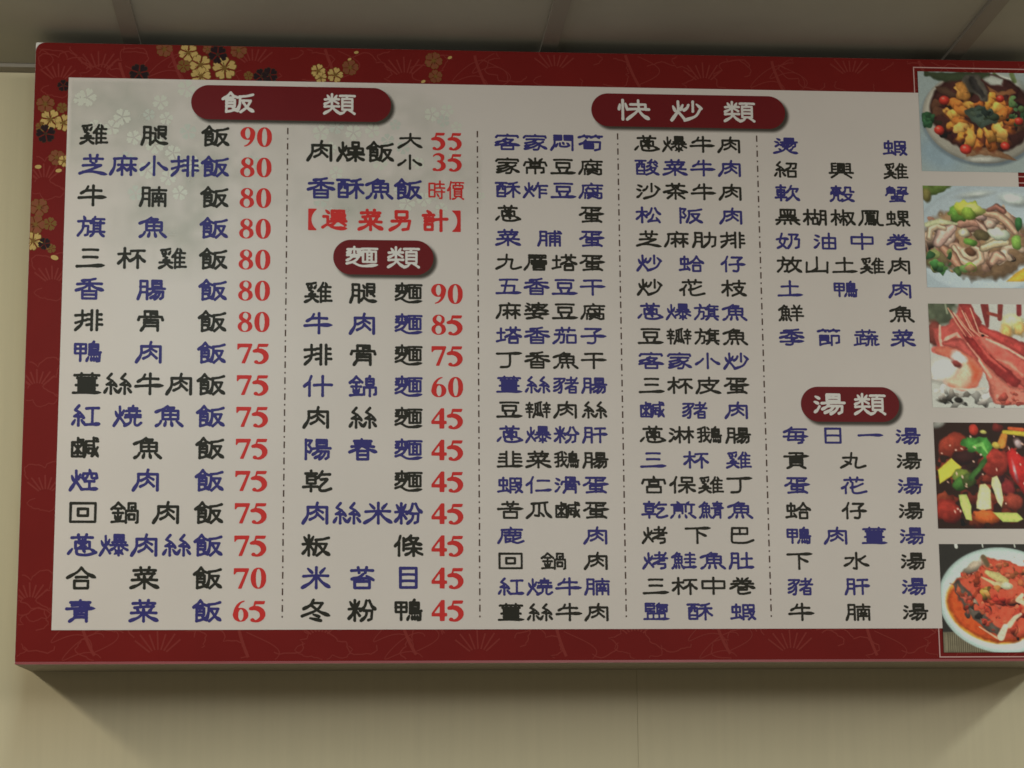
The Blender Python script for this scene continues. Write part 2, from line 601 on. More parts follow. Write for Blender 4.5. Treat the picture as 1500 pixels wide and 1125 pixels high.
def simplify(P, tol):
    keep = np.zeros(len(P), bool)
    k = int(np.argmax(((P - P[0]) ** 2).sum(1)))
    keep[[0, k]] = True
    st = [(0, k), (k, len(P))]
    PP = np.vstack([P, P[:1]])
    while st:
        a, b = st.pop()
        if b - a < 2:
            continue
        d = PP[b] - PP[a]
        L = np.hypot(*d) + 1e-9
        q = PP[a + 1:b] - PP[a]
        dist = np.abs(d[0] * q[:, 1] - d[1] * q[:, 0]) / L
        m_ = int(np.argmax(dist))
        if dist[m_] > tol:
            keep[a + 1 + m_] = True
            st += [(a, a + 1 + m_), (a + 1 + m_, b)]
    return P[keep]


def fill_mesh(loops):
    """triangles of closed loops with holes"""
    cu = bpy.data.curves.new('loops', 'CURVE')
    cu.dimensions = '2D'
    cu.fill_mode = 'BOTH'
    for L in loops:
        if len(L) < 3:
            continue
        sp = cu.splines.new('POLY')
        sp.points.add(len(L) - 1)
        sp.points.foreach_set('co', np.column_stack([L, np.zeros(len(L)), np.ones(len(L))]).ravel())
        sp.use_cyclic_u = True
    ob = bpy.data.objects.new('loops', cu)
    me = bpy.data.meshes.new_from_object(ob)
    v = np.array([q.co[:2] for q in me.vertices])
    f = [list(p.vertices) for p in me.polygons]
    bpy.data.objects.remove(ob)
    bpy.data.curves.remove(cu)
    bpy.data.meshes.remove(me)
    out = []
    for p in f:
        a = sum(v[p[i - 1]][0] * v[p[i]][1] - v[p[i]][0] * v[p[i - 1]][1] for i in range(len(p)))
        out.append(p if a > 0 else p[::-1])
    return v, out


STYLE = {               # em width, em height (mm), extra stroke radius x, y, flare
    'large': (41.5, 31.0, .72, .95, 1.22),
    'small': (38.5, 24.8, .55, .78, 1.22),
    'head': (42.0, 32.5, 1.0, 1.2, 1.2),
    'size': (36.0, 24.0, .45, .65, 1.2),
    'season': (25.0, 28.5, .30, .42, .6),
    'note': (37.0, 32.5, .62, .85, .9),
}
RES = 4.0
CACHE = {}
LEG = '肉腿腩腸肋肝肚脯鳳瓜'


# brush strokes on a 0..100 grid (y up). prefix: w wave with a swelling tail, p leftward sweep with a heavy end, d dot, c curve, none straight
PART = dict(
    ren="p70,100-45,70-0,48 52,66-52,0", shui="d16,96-72,84 d0,64-52,54 p74,36-40,14-5,2",
    huo="d12,74-28,50 d90,82-72,56 p52,100-50,50-0,0 54,44-98,10", mu="2,70-96,72 52,100-52,0 p50,68-34,44-2,22 54,62-94,34",
    mi="52,100-52,0 2,56-98,58 d12,92-34,70 d90,94-70,70 p48,54-30,30-2,10 58,52-94,24",
    si="52,100-22,78-62,64-16,46-82,44 d70,60-92,38 50,42-50,0 d22,28-2,6 d74,28-98,8",
    jin="p50,100-30,84-0,68 50,98-98,70 26,70-74,70 12,48-88,48 50,70-50,8 d26,36-34,18 d74,36-64,18 2,3-98,7",
    chong="14,84-86,84-86,48-14,48-14,84 50,100-50,14 2,6-94,14 d78,32-100,8",
    you="0,94-100,94 14,72-86,72-86,4-14,4-14,72 38,94-36,56-18,46 62,94-62,52-84,50 14,26-86,26",
    yu="p44,100-28,86-0,70 42,92-68,92-60,78 26,76-84,76-84,34-26,34-26,76 55,76-55,34 26,55-84,55 p20,24-14,10-2,0 d38,22-34,2 d58,22-62,2 d78,24-100,0",
    lu="50,100-50,82 50,91-90,91 6,78-94,78-94,4-6,4-6,78 24,64-76,20 76,64-24,20 d50,66-50,56 d50,26-50,16",
    xian="p12,82-12,40-0,4 12,82-98,82 28,62-60,62 30,46-60,46-60,22-30,22-30,46 w66,100-72,46-102,2 p96,52-74,24-56,8 d80,100-94,92",
    jia="10,94-10,0 10,94-46,94-46,64-10,64 10,40-46,40 10,20-46,20 58,94-92,94-92,66-58,66 56,52-94,52 c94,52-80,24-52,0 w62,42-80,18-104,0",
    zhui="p40,100-26,78-4,58 24,76-24,0 d58,100-66,86 24,78-94,78 58,78-58,6 24,54-90,54 24,30-90,30 24,5-102,7",
    xi="p80,100-40,94-14,92 d18,86-26,72 d46,88-48,74 d84,88-72,72 50,74-30,62-60,54-30,40-76,40 2,28-98,28 p50,36-44,16-0,0 w54,26-76,10-102,0",
    tui="40,98-86,98-86,62-40,62 40,80-86,80 40,98-40,36 d88,54-64,46 50,60-86,34 d14,92-24,78 4,62-20,62-20,30 w0,10-20,24-50,10-102,6",
    nan="4,84-96,84 50,100-50,68 10,66-92,66-92,0 10,66-10,0 d34,58-40,46 d66,58-60,46 28,40-72,40 24,24-76,24 50,44-50,2",
    chang="24,98-80,98-80,66-24,66-24,98 24,82-80,82 0,54-102,56 p32,52-22,36-2,24 28,40-92,40-90,10-76,2 p54,38-40,20-14,6 p74,38-62,16-40,0",
    gu="26,98-76,98-76,72 26,98-26,72 50,85-76,85 50,85-50,72 0,54-4,70-96,70-100,54 24,54-80,54-80,0 p24,54-24,24-12,0 24,38-80,38 24,22-80,22",
    cao="2,42-98,44 32,98-36,6 70,100-64,6", guang="d50,102-54,90 14,84-98,86 p16,84-14,40-0,2",
    lin="2,70-46,70 24,98-24,0 p24,66-14,44-0,30 26,60-42,42 52,70-98,72 74,100-74,0 p74,66-64,44-52,32 w76,62-88,44-104,28",
    shou="p62,100-60,36-4,0 2,74-98,76 4,36-94,50", fei="32,100-32,0 68,100-68,0 4,80-32,80 2,54-32,54 0,26-32,30 68,80-96,80 68,54-98,54 68,28-102,28",
    fang="d46,102-56,88 2,76-98,78 c44,76-38,36-0,2 40,52-84,52-80,8-60,4",
    qi="p36,100-24,84-4,74 22,88-98,88 8,68-96,68 28,76-28,22 72,76-72,22 28,54-72,54 28,38-72,38 0,22-100,22 d30,14-8,0 d70,14-96,0",
    bu="4,90-98,92 p54,90-36,56-0,36 52,66-52,0 w62,62-80,46-104,32",
    niao="50,102-38,90 20,88-80,88-80,60-20,60 20,88-20,40 20,74-80,74 20,47-98,47 20,36-92,36-90,4-74,2 d14,24-2,4 d34,24-34,6 d52,24-54,6 d70,24-74,8",
    jiu="6,94-94,94-94,42-6,42-6,94 6,68-94,68 50,94-50,0",
    yao="50,100-50,76 24,88-76,88 8,74-44,74 28,82-28,54 6,54-46,54 56,74-94,74 74,82-74,54 54,54-98,54 2,42-98,44 p38,42-34,16-0,0 c64,42-64,8-82,2-102,14",
    guo="26,98-76,98-76,60 26,98-26,60 50,79-76,79 50,79-50,60 8,60-94,60-94,2-84,0 8,60-8,0 30,42-70,42-70,16-30,16-30,42",
    bao="24,100-78,100-78,74-24,74-24,100 24,87-78,87 12,64-90,64 36,72-36,50 66,72-66,50 0,50-100,50 50,46-50,0 p34,48-22,36-2,26 66,48-80,36-102,26 d30,28-38,18 d70,28-62,18 d26,6-40,14 d76,6-62,14",
    he="p50,100-34,78-0,52 w50,100-70,74-104,52 30,56-72,56 24,38-78,38-78,0-24,0-24,38",
    bo="50,102-42,90 22,88-80,88-80,58-22,58-22,88 22,73-80,73 4,44-4,8 4,44-98,44-98,10-86,8 50,56-50,0",
    fu="14,100-14,0 14,96-86,96-50,72-86,50-64,34-30,40",
    mai="6,88-94,88 50,102-50,54 d34,84-4,68 d66,84-96,70 d30,70-8,58 d70,70-92,58 4,52-96,52 p40,50-30,34-2,20 30,42-80,42 c80,42-54,16-2,0",
    mian="0,98-100,98 50,96-44,80 8,78-92,78-92,2-8,2-8,78 36,78-36,2 64,78-64,2 36,54-64,54 36,28-64,28",
    fen="p40,100-28,70-0,50 w60,100-78,72-104,54 24,50-78,50-74,8-54,2 p44,50-36,22-6,0",
    fan="12,84-60,88-96,96 p16,84-14,45-0,6 32,62-82,62 c82,62-60,28-20,0 w36,52-62,24-104,2",
    ge="p46,100-30,78-2,60 34,88-74,88 c74,88-50,56-0,36 w34,74-66,52-104,36 26,34-76,34-76,0-26,0-26,34",
    mian2="d50,104-52,86 2,50-8,78-94,78-96,54", shi="8,96-90,96 c56,96-40,76-2,60 c40,80-66,50-62,4-42,0 p54,66-34,48-2,32 p58,44-36,22-0,6 p86,74-72,60-60,56 w60,58-78,34-104,8",
    zhu="p24,100-16,80-0,62 16,80-48,80 d28,76-36,58 p74,100-66,80-52,64 66,80-100,80 d78,76-88,58",
    hem="p82,100-50,92-14,88 2,68-98,70 50,92-50,0 p48,68-30,40-0,22 54,66-74,42-102,26",
    zha="p34,100-22,72-0,48 20,78-100,80 44,76-44,0 44,52-90,52 44,28-94,28",
    fu3="4,84-96,84 50,100-50,0 d72,100-90,90 14,66-86,66-86,0 14,66-14,0 14,46-86,46 14,26-86,26",
    tu="6,66-94,68 50,98-50,14 0,6-98,18", tuu="12,62-88,64 50,100-50,8 w0,4-50,7-104,8", gan="14,92-86,94 w0,52-50,55-104,54 50,92-50,0",
    nv="c44,100-26,50-30,36-78,0 p74,66-56,24-6,0 w0,60-50,66-102,62", zi="16,96-82,96-54,72 c54,72-58,20-48,2-26,4 w0,46-50,50-104,48",
    shil="4,94-94,94 c56,94-40,78-4,64 c44,80-66,50-60,4-42,0 p54,66-34,48-2,36 p58,44-36,22-0,12 p90,82-60,62",
    zhe="14,84-80,84 46,102-46,62 0,62-100,64 p92,98-56,56-2,26 32,40-84,40-84,0-32,0-32,40 32,20-84,20",
    xin="d50,102-50,88 8,84-92,84 d30,76-36,62 d70,76-64,62 2,56-98,56 12,36-88,36 50,56-50,0",
    gua="86,100-22,88 p24,88-24,40-0,0 50,90-48,14-34,20 d58,32-72,12 w76,92-80,40-106,0",
    wo="p48,100-30,92-2,86 0,64-100,66 28,92-28,6-12,6 2,32-50,46 c60,102-66,40-102,2 p94,50-70,26-50,10 d78,100-94,86",
    qun="p44,102-30,86 14,80-78,86 d70,96-88,78 p36,74-28,64-6,54 d62,74-88,58 p40,56-28,40-2,28 34,46-76,46 c76,46-54,18-0,0 w36,36-66,14-104,0",
    shao="52,100-52,48 p26,82-18,66-0,54 d74,86-102,64 p94,58-66,22-4,0", gong="p36,100-24,70-0,52 w62,100-78,74-104,56 p48,56-34,26-8,6 8,6-82,14 d70,34-96,2",
    li="8,70-92,70-86,12-64,4 p46,100-42,40-0,0", zhi="6,80-94,82 50,100-50,56 12,56-78,56 c78,56-54,22-0,0 w26,44-62,16-104,0",
    qing="14,92-86,92 20,78-80,78 50,102-50,62 w0,61-50,63-104,63 p30,50-30,20-12,0 30,50-74,50-74,0 30,34-74,34 30,19-74,19",
    kao="14,84-72,84 44,102-44,62 0,62-100,64 p90,98-56,54-2,28 36,46-78,50 36,46-32,28-84,28 c84,28-84,6-56,0", gui="14,88-86,88 50,100-50,60 6,60-94,60 14,38-86,38 50,56-50,8 w0,5-50,6-104,8",
    zhao="10,94-90,94-84,62-62,58 p46,94-38,68-2,48 20,40-84,40-84,0-20,0-20,40", che="10,88-90,88 18,70-82,70-82,36-18,36-18,70 18,53-82,53 2,18-98,20 50,102-50,0",
    qian="p40,100-26,76-2,54 28,78-94,80-80,60 p52,64-44,30-0,0 w54,46-72,22-106,0", qiao="10,90-90,90 50,102-50,74 20,76-80,76 4,48-8,62-92,62-96,48 26,50-74,50 p32,38-26,16-0,0 32,38-66,38-66,10 c66,10-80,2-102,12",
    shu="p28,96-26,70-6,56 28,96-72,96-72,66-98,66 10,46-80,46 c80,46-56,18-0,0 w28,36-62,12-104,0", jiao="p40,102-12,76 30,90-70,90-58,74 14,72-86,72-86,0 14,72-14,20-0,0 14,50-86,50 14,28-86,28 50,72-50,28",
    dao="10,92-90,92-84,20-64,12 p44,92-38,40-2,2", niu="p34,98-26,78-8,62 26,76-84,76 w0,38-50,42-104,42 54,102-54,0",
    guk="2,72-98,72 50,102-50,44 16,44-84,44-84,2-16,2-16,44", yue="p22,97-22,40-0,0 22,97-86,97-86,0 22,66-86,66 22,36-86,36",
    shuk="50,102-50,62 50,82-96,82 2,58-100,60 50,58-50,0 d26,44-6,16 d74,44-96,18", youh="8,86-84,86 c84,86-56,36-0,0 w20,72-60,28-106,0",
    lei="14,98-86,98-86,58-14,58-14,98 50,98-50,58 14,78-86,78 52,56-22,46-62,38 18,24-86,28 50,24-50,0 d26,16-4,0 d76,18-100,2",
    nai="10,94-84,94-58,62-94,62-88,8-64,2 p30,94-28,40-0,0", youk="10,72-90,72-90,0-10,0-10,72 10,37-90,37 50,102-50,0", pu="p38,100-28,74-0,52 24,76-98,78 c78,76-54,30-0,0 w28,62-64,22-104,0",
    yang="d26,102-36,84 d76,102-64,84 8,78-92,78 14,54-86,54 0,28-102,30 50,78-50,0", ye="0,96-100,96 50,94-44,82 16,80-84,80-84,22-16,22-16,80 16,61-84,61 16,42-84,42 p36,18-24,6-0,0 66,18-100,0",
    leil="50,102-50,54 4,74-96,76 d20,96-32,82 d82,96-70,82 p46,72-30,60-2,50 56,70-92,54 2,36-98,38 p50,50-46,24-0,0 w54,34-74,16-100,2",
    xinl="50,102-50,0 d18,80-8,54 d80,84-94,62", guai="16,80-86,80-86,54 0,54-102,54 p52,102-50,50-0,0 w54,50-74,22-104,2")
CHAR = {
 '肉': "c54,102-52,92-50,80 p18,80-17,40-0,0 18,80-90,80-90,0 c54,78-48,62-28,48 54,68-74,54 c54,50-46,32-26,18 54,46-76,20", '飯': "@sik:0,0,48,100 @fan:48,0,100,96", '魚': "@yu:0,0,100,100", '牛': "@niu:0,0,100,100",
 '湯': "@shui:2,8,24,92 @chang:26,0,100,100", '麵': "@mai:0,16,50,100 @mian:50,24,100,94 w20,24-50,4-102,10", '雞': "@xi:0,0,50,100 @zhui:48,0,100,100", '絲': "@si:0,0,48,100 @si:52,0,100,100",
 '蛋': "10,96-90,96-80,84 50,96-50,60 50,78-80,78 p26,82-20,64-0,48 w18,64-50,56-104,56 26,44-76,44-76,24-26,24-26,44 50,54-50,6 12,2-80,8 d70,20-92,2", '蔥': "@cao:10,76,90,102 52,74-42,66 26,66-78,66-78,34-26,34-26,66 40,60-64,42 64,60-42,40 d14,32-0,8 c30,30-34,6-70,2-102,14 d54,28-60,18 d82,30-96,20",
 '菜': "@cao:8,76,92,102 86,72-16,66 d24,62-30,50 d48,62-50,50 d80,62-70,48 4,40-96,40 50,52-50,0 p48,40-30,18-0,2 w52,40-74,18-104,2", '豆': "12,94-88,94 22,74-78,74-78,42-22,42-22,74 d30,36-36,18 d72,36-64,18 w0,3-50,5-104,8",
 '香': "p72,102-50,96-22,92 4,74-96,76 50,94-50,46 p48,74-30,56-0,42 w52,74-72,56-104,42 24,38-76,38-76,0-24,0-24,38 24,19-76,19", '排': "@shou:0,0,42,100 @fei:44,0,100,100", '三': "22,90-78,90 24,52-76,52 w0,4-50,7-104,10", '杯': "@mu:0,0,46,100 @bu:46,0,100,96",
 '腸': "@yue:0,0,40,96 @chang:40,0,100,96", '鴨': "@jiu:0,4,46,94 @niao:46,0,100,100", '薑': "4,92-96,92 30,102-30,84 70,102-70,84 14,78-86,78 20,70-80,70-80,50-20,50-20,70 50,78-50,50 20,60-80,60 10,42-90,42 20,34-80,34-80,14-20,14-20,34 50,42-50,14 20,24-80,24 w0,3-50,4-104,5",
 '爆': "@huo:0,0,38,96 @bao:38,0,100,100", '炒': "@huo:0,0,42,100 @shao:42,0,100,100", '類': "@leil:0,0,50,100 @ye:52,0,100,98", '麻': "@guang:0,0,100,100 @lin:28,0,96,74", '小': "50,98-50,2 p30,64-20,48-0,28 w66,64-80,46-102,28",
 '腩': "@yue:0,0,40,98 @nan:42,0,100,98", '旗': "@fang:0,0,46,100 @qi:44,0,100,100", '鹹': "@lu:0,2,48,98 @xian:48,0,100,100", '粉': "@mi:0,0,44,100 @fen:44,0,100,98", '家': "@mian2:0,62,100,100 @shi:6,0,98,72",
 '腐': "@guang:0,0,100,100 p38,72-28,56 30,60-30,38 42,64-94,64 78,74-78,40-68,38 d54,56-62,46 24,34-24,0 24,34-94,34-94,2-84,0 p58,40-50,24-36,18 58,28-78,18 p58,20-48,8-36,0 58,12-80,0", '酥': "@you:0,0,46,100 @hem:48,0,100,100", '豬': "@shil:0,0,48,96 @zhe:48,0,100,98", '蝦': "@chong:0,0,44,94 @jia:46,0,100,96",
 '腿': "@yue:0,0,38,96 @tui:40,0,100,98", '芝': "@cao:14,66,88,102 d46,62-56,52 12,46-80,48 c78,46-40,24-0,4 w12,12-50,14-104,0", '骨': "@gu:4,0,96,100", '紅': "@si:0,0,46,100 52,86-98,88 75,88-75,10 w48,4-75,6-104,8", '燒': "@huo:0,0,40,96 @yao:40,0,100,100",
 '回': "4,96-96,96-96,4-4,4-4,96 32,68-68,68-68,34-32,34-32,68", '鍋': "@jin:0,0,48,100 @guo:50,0,100,98", '乾': "8,88-50,88 29,102-29,74 14,74-46,74-46,38-14,38-14,74 14,56-46,56 0,20-54,22 29,36-29,0 p72,100-64,82-54,66 64,82-100,84 c66,58-90,58-64,22-64,4-82,2-104,12",
 '米': "52,102-52,0 4,58-96,60 d20,96-36,76 d84,98-68,76 p48,56-30,26-0,2 w56,56-76,26-104,2", '客': "@mian2:0,62,100,100 @ge:0,0,100,74", '塔': "@tu:0,4,34,96 @cao:38,72,98,102 @he:36,0,102,74", '干': "@gan:0,0,100,100", '丁': "w0,90-50,92-104,94 c54,90-54,30-46,6-16,2",
 '瓣': "@xin:0,0,30,96 @gua:30,0,70,100 @xin:72,0,102,96", '肝': "@yue:0,0,42,98 @gan:44,2,100,98", '鵝': "@wo:0,0,50,100 @niao:50,0,100,100", '蛤': "@chong:0,0,42,96 @he:44,0,102,98", '仔': "@ren:0,0,36,100 @zi:34,0,100,98", '花': "@cao:10,74,92,102 p26,68-16,46-0,32 16,46-16,0 p90,62-62,44-38,36 c46,68-46,10-66,0-104,12",
 '烤': "@huo:0,0,42,96 @kao:42,0,100,100", '下': "w0,92-50,94-104,96 48,92-48,0 w52,68-66,58-86,44", '中': "4,80-96,80-96,36-4,36-4,80 50,102-50,0", '卷': "d28,102-36,88 d76,102-64,88 14,80-86,80 4,62-96,64 50,96-50,64 p46,80-30,56-0,34 w56,66-74,50-104,36 34,42-70,42-70,26-34,26 c34,42-34,6-54,0-82,8",
 '土': "14,64-84,66 50,100-50,8 w0,4-50,7-104,10", '焢': "@huo:0,0,40,96 @kong:42,0,100,98", '合': "p50,100-34,78-0,52 w50,100-70,74-104,52 32,54-72,54 26,36-76,36-76,0-26,0-26,36", '青': "@qing:0,0,100,100", '什': "@ren:0,0,38,100 38,54-104,56 70,100-70,0", '錦': "@jin:0,0,48,100 @bo:52,0,100,100", '陽': "@fu:4,0,34,98 @chang:34,0,100,98",
 '春': "18,92-82,92 22,78-78,78 8,64-92,64 p46,102-40,62-0,36 w56,64-74,50-104,36 30,42-70,42-70,0-30,0-30,42 30,21-70,21", '粄': "@mi:0,0,44,100 @fan:42,0,100,92", '條': "@ren:0,0,28,98 32,86-32,26 p60,100-50,86-38,74 50,86-86,86 c86,86-70,64-40,52 w54,78-74,62-102,54 42,34-98,34 70,48-70,0 p68,32-56,14-40,4 74,30-86,14-102,6",
 '苔': "@cao:8,74,92,102 p54,68-36,52-12,44 12,44-80,48 d66,60-92,40 22,32-78,32-78,0-22,0-22,32", '目': "20,98-80,98-80,2-20,2-20,98 20,66-80,66 20,34-80,34", '冬': "p42,102-30,76-6,58 36,86-76,86 c76,86-54,52-0,22 w36,74-66,44-104,24 d42,30-64,20 d30,12-70,0",
 '悶': "p14,98-14,40-0,0 14,98-44,98-44,70-14,70 14,84-44,84 58,98-92,98-92,0 58,98-58,70-92,70 58,84-92,84 d28,44-20,24 c38,46-40,26-66,24-78,32 d50,52-54,42 d68,48-76,38", '筍': "@zhu:0,64,100,104 p30,70-22,54-4,42 24,58-92,58-90,10-70,2 24,42-62,42-62,14-24,14-24,42 24,28-62,28", '常': "50,102-50,80 d22,100-34,84 d80,100-68,84 2,54-8,76-92,76-98,54 30,66-70,66-70,48-30,48-30,66 14,38-86,38-86,8-76,6 14,38-14,2 50,48-50,0",
 '炸': "@huo:0,0,42,96 @zha:42,0,100,98", '脯': "@yue:0,0,40,96 @fu3:42,0,100,98", '九': "p44,100-38,40-0,4 8,66-68,66 c68,66-62,16-74,4-104,16", '層': "20,96-90,96-90,80-20,80 p20,96-18,40-0,0 d40,76-46,66 d74,76-66,66 30,60-92,60-92,38-30,38-30,60 60,60-60,38 30,49-92,49 38,30-84,30-84,0-38,0-38,30 38,15-84,15", '五': "14,92-88,94 44,92-32,8 22,54-76,54-72,8 w0,3-50,6-104,8",
 '婆': "d8,100-20,90 d2,82-16,74 p20,66-4,52 30,90-94,92-84,80 p32,90-30,66-20,52 58,102-58,72 38,74-80,74 c80,74-64,58-34,50 w48,68-70,56-100,50 c46,48-32,24-74,0 p72,34-56,12-8,0 w0,28-50,32-102,30", '子': "@zi:0,0,100,100", '茄': "@cao:10,74,92,102 6,58-46,58-42,6-30,4 p26,72-22,30-0,0 58,54-94,54-94,4-58,4-58,54",
 '韭': "36,100-36,18 64,100-64,18 10,84-36,84 6,60-36,60 4,36-36,36 64,84-92,84 64,60-96,60 64,36-98,36 w0,4-50,7-104,9", '仁': "@ren:0,0,38,100 46,76-94,76 w40,12-70,14-104,18", '滑': "@shui:0,6,24,94 @gu:26,0,100,100", '苦': "@cao:16,76,84,102 w0,56-50,59-104,58 50,72-50,38 24,38-78,38-78,0-24,0-24,38", '瓜': "p86,100-50,94-20,90 p28,90-26,40-0,0 52,90-50,12-34,16 d58,32-70,12 w74,92-80,36-104,0",
 '鹿': "@guang:0,0,100,100 26,68-92,68-92,50-26,50 46,80-46,50 70,80-70,50 30,40-30,6-50,14 30,26-50,28 62,42-60,10 c60,10-80,2-104,14 p92,36-64,24", '酸': "@you:0,0,44,100 @qun:46,0,100,100", '沙': "@shui:4,6,32,94 @shao:32,0,100,100", '茶': "@cao:10,78,90,102 p50,78-34,60-0,44 w50,78-68,60-104,44 18,38-84,38 50,58-50,0 p36,28-16,4 64,28-88,4", '松': "@mu:0,0,46,100 @gong:46,0,102,96",
 '阪': "@fu:4,0,36,98 @fan:36,0,102,96", '肋': "@yue:0,0,44,98 @li:46,0,102,98", '枝': "@mu:0,0,44,100 @zhi:44,0,102,100", '皮': "10,80-94,82-84,66 p12,80-12,36-0,0 54,102-54,54 24,54-76,54 c76,54-56,20-16,0 w34,46-64,18-104,0", '淋': "@shui:0,6,26,94 @mu:24,0,62,100 @mu:62,0,102,100", '宮': "d50,104-52,92 2,58-8,82-94,82-98,58 32,70-70,70-70,48-32,48-32,70 22,36-80,36-80,0-22,0-22,36",
 '保': "@ren:0,0,36,100 48,96-92,96-92,68-48,68-48,96 36,46-102,48 69,68-69,0 p66,44-54,22-36,6 w72,44-86,22-106,8", '煎': "d26,102-34,88 d76,102-66,88 2,82-98,84 14,72-14,28 14,72-48,72-48,28 14,58-48,58 14,44-48,44 62,72-62,40 86,76-86,32-76,28 d12,20-0,0 d36,18-34,2 d60,18-64,2 d82,20-102,0", '鯖': "@yu:0,0,48,100 @qing:50,0,100,100", '巴': "14,96-78,96-78,58-14,58 46,96-46,58 c14,96-12,14-26,2-70,2-102,18",
 '鮭': "@yu:0,0,48,100 @gui:50,2,100,98", '肚': "@yue:0,0,42,98 @tuu:44,0,100,98", '鹽': "6,100-6,52 6,100-42,100 6,86-42,86-42,68-6,68 6,52-42,52 24,100-24,86 24,68-24,52 p62,102-52,86 54,92-96,92 54,82-94,82-94,50-54,50-54,82 60,76-88,56 88,76-60,56 14,38-86,38-86,8 14,38-14,8 38,38-38,8 62,38-62,8 w0,3-50,3-104,5",
 '燙': "d14,98-26,90 d4,78-18,72 p24,60-8,46 @chang:30,40,100,102 p54,44-38,16-0,0 w54,32-74,8-104,0 d22,30-30,18 d82,32-70,18", '紹': "@si:0,0,46,100 @zhao:48,0,100,96", '興': "10,94-10,34 10,94-26,96 10,76-26,76 10,56-26,56 90,94-90,34 74,94-90,94 74,76-90,76 74,56-90,56 36,94-64,94-64,38 36,94-36,38 44,80-56,80 44,66-56,66-56,48-44,48-44,66 0,30-102,32 p34,26-8,0 66,26-94,0",
 '軟': "@che:0,0,48,100 @qian:48,0,102,100", '殼': "@qiao:0,0,50,100 @shu:50,0,102,98", '蟹': "@jiao:2,44,48,102 @dao:52,74,98,102 @niu:52,44,100,74 @chong:18,0,84,42", '黑': "20,98-82,98-82,60-20,60-20,98 50,98-50,28 d34,90-38,72 d66,90-62,72 14,45-86,45 w0,28-50,28-104,29 d18,18-2,0 d38,16-36,2 d60,16-64,2 d80,18-100,0", '楜': "@mu:0,0,34,100 @guk:34,2,64,98 @yue:66,0,100,96",
 '椒': "@mu:0,0,36,100 @shuk:36,0,68,98 @youh:66,0,102,94", '鳳': "p16,96-16,40-0,0 16,96-84,96 c84,96-80,30-88,4-104,2 30,82-70,82 @niao:26,2,76,76", '螺': "@chong:0,0,42,94 @lei:46,0,100,98", '奶': "@nv:0,0,50,98 @nai:48,0,100,98", '油': "@shui:2,4,30,94 @youk:32,0,100,100", '放': "@fang:0,0,50,100 @pu:46,0,102,100", '山': "50,102-50,24 c50,30-38,16-30,10 6,66-4,2 c4,4-50,8-94,10 96,68-94,0",
 '鮮': "@yu:0,0,50,100 @yang:50,0,102,100", '季': "p80,102-50,96-18,92 4,78-96,80 50,96-50,50 p46,76-30,60-0,46 w54,76-74,60-104,48 24,46-74,46-50,34 c50,34-54,8-42,0-26,2 w2,20-50,22-102,24", '節': "@zhu:4,70,96,104 12,62-12,0 12,62-48,62-48,34-12,34 12,48-48,48 12,2-50,14 d38,30-54,14 62,62-94,62-94,18-82,14 62,62-62,0",
 '蔬': "@cao:8,78,92,102 4,68-44,68-36,58 26,68-26,8 26,40-44,40 12,48-12,8 0,2-48,14 d74,76-78,66 50,60-100,62 p72,60-60,46-52,42 52,42-92,44 d84,56-98,40 62,34-58,4-50,0 76,34-76,2 c90,34-90,4-104,8", '每': "p34,102-22,86-2,72 22,88-96,90 24,72-84,72-78,4-62,0 24,72-18,20 w0,42-50,44-104,44 18,20-84,20 52,70-50,22", '日': "18,96-82,96-82,4-18,4-18,96 18,50-82,50", '一': "w0,52-50,56-104,54",
 '貢': "22,96-78,96 50,96-50,76 w0,75-50,76-104,78 24,64-76,64-76,18-24,18-24,64 24,49-76,49 24,34-76,34 d34,14-12,0 d66,14-88,0", '丸': "p46,100-38,40-0,4 10,68-68,68 c68,68-62,16-74,4-104,16 d18,46-42,28", '水': "50,102-50,0-38,4 4,68-38,70 p38,70-24,40-0,20 p88,82-70,64-58,58 w56,60-76,34-104,20", '燥': "@huo:0,0,38,96 58,98-82,98-82,76-58,76-58,98 42,66-66,66-66,46-42,46-42,66 74,66-98,66-98,46-74,46-74,66 38,32-102,34 70,44-70,0 p68,30-54,12-38,2 w72,30-86,14-104,4",
 '大': "8,68-94,70 p52,102-46,50-0,0 w52,64-72,30-104,2", '快': "@xinl:0,0,30,100 @guai:30,0,102,100",
}
CHAR.update({
 '選': "d14,98-26,84 4,66-22,66-22,34 w0,10-22,24-50,8-104,4 40,96-62,96-62,80-40,80 40,96-40,68-64,68-64,74 70,96-92,96-92,80-70,80 70,96-70,68-96,68-96,74 38,54-96,54 54,64-54,42 80,64-80,42 32,40-102,42 p56,38-46,26-34,20 78,38-98,22",
 '另': "28,96-76,96-76,64-28,64-28,96 10,46-88,48-80,6-58,2 p50,62-40,28-2,0", '計': "d18,102-32,88 0,78-46,80 8,63-42,63 8,48-42,48 8,32-40,32-40,4-8,4-8,32 50,56-104,60 78,104-78,0",
 '時': "2,88-38,88-38,12-2,12-2,88 2,50-38,50 48,84-98,84 72,102-72,62 42,62-102,62 42,40-102,40 84,52-84,2-70,4 d52,30-64,14",
 '價': "@ren:0,0,30,100 32,94-102,94 52,94-52,76 78,94-78,76 36,78-98,78-98,62-36,62-36,78 44,54-90,54-90,16-44,16-44,54 44,41-90,41 44,29-90,29 p56,14-48,4-32,0 78,14-102,0",
})
PART['sik'] = "p52,102-30,84-0,68 52,100-72,84-100,76 34,74-70,76 24,62-80,62-80,30-24,30 24,46-80,46 24,64-24,0 c24,2-50,4-90,14 d60,28-88,8"
PART['kong'] = "d48,104-54,90 4,62-10,84-92,84-98,62 p38,78-32,64-14,54 c62,78-66,62-90,60 20,44-80,44 50,44-50,8 w0,3-50,5-104,6"
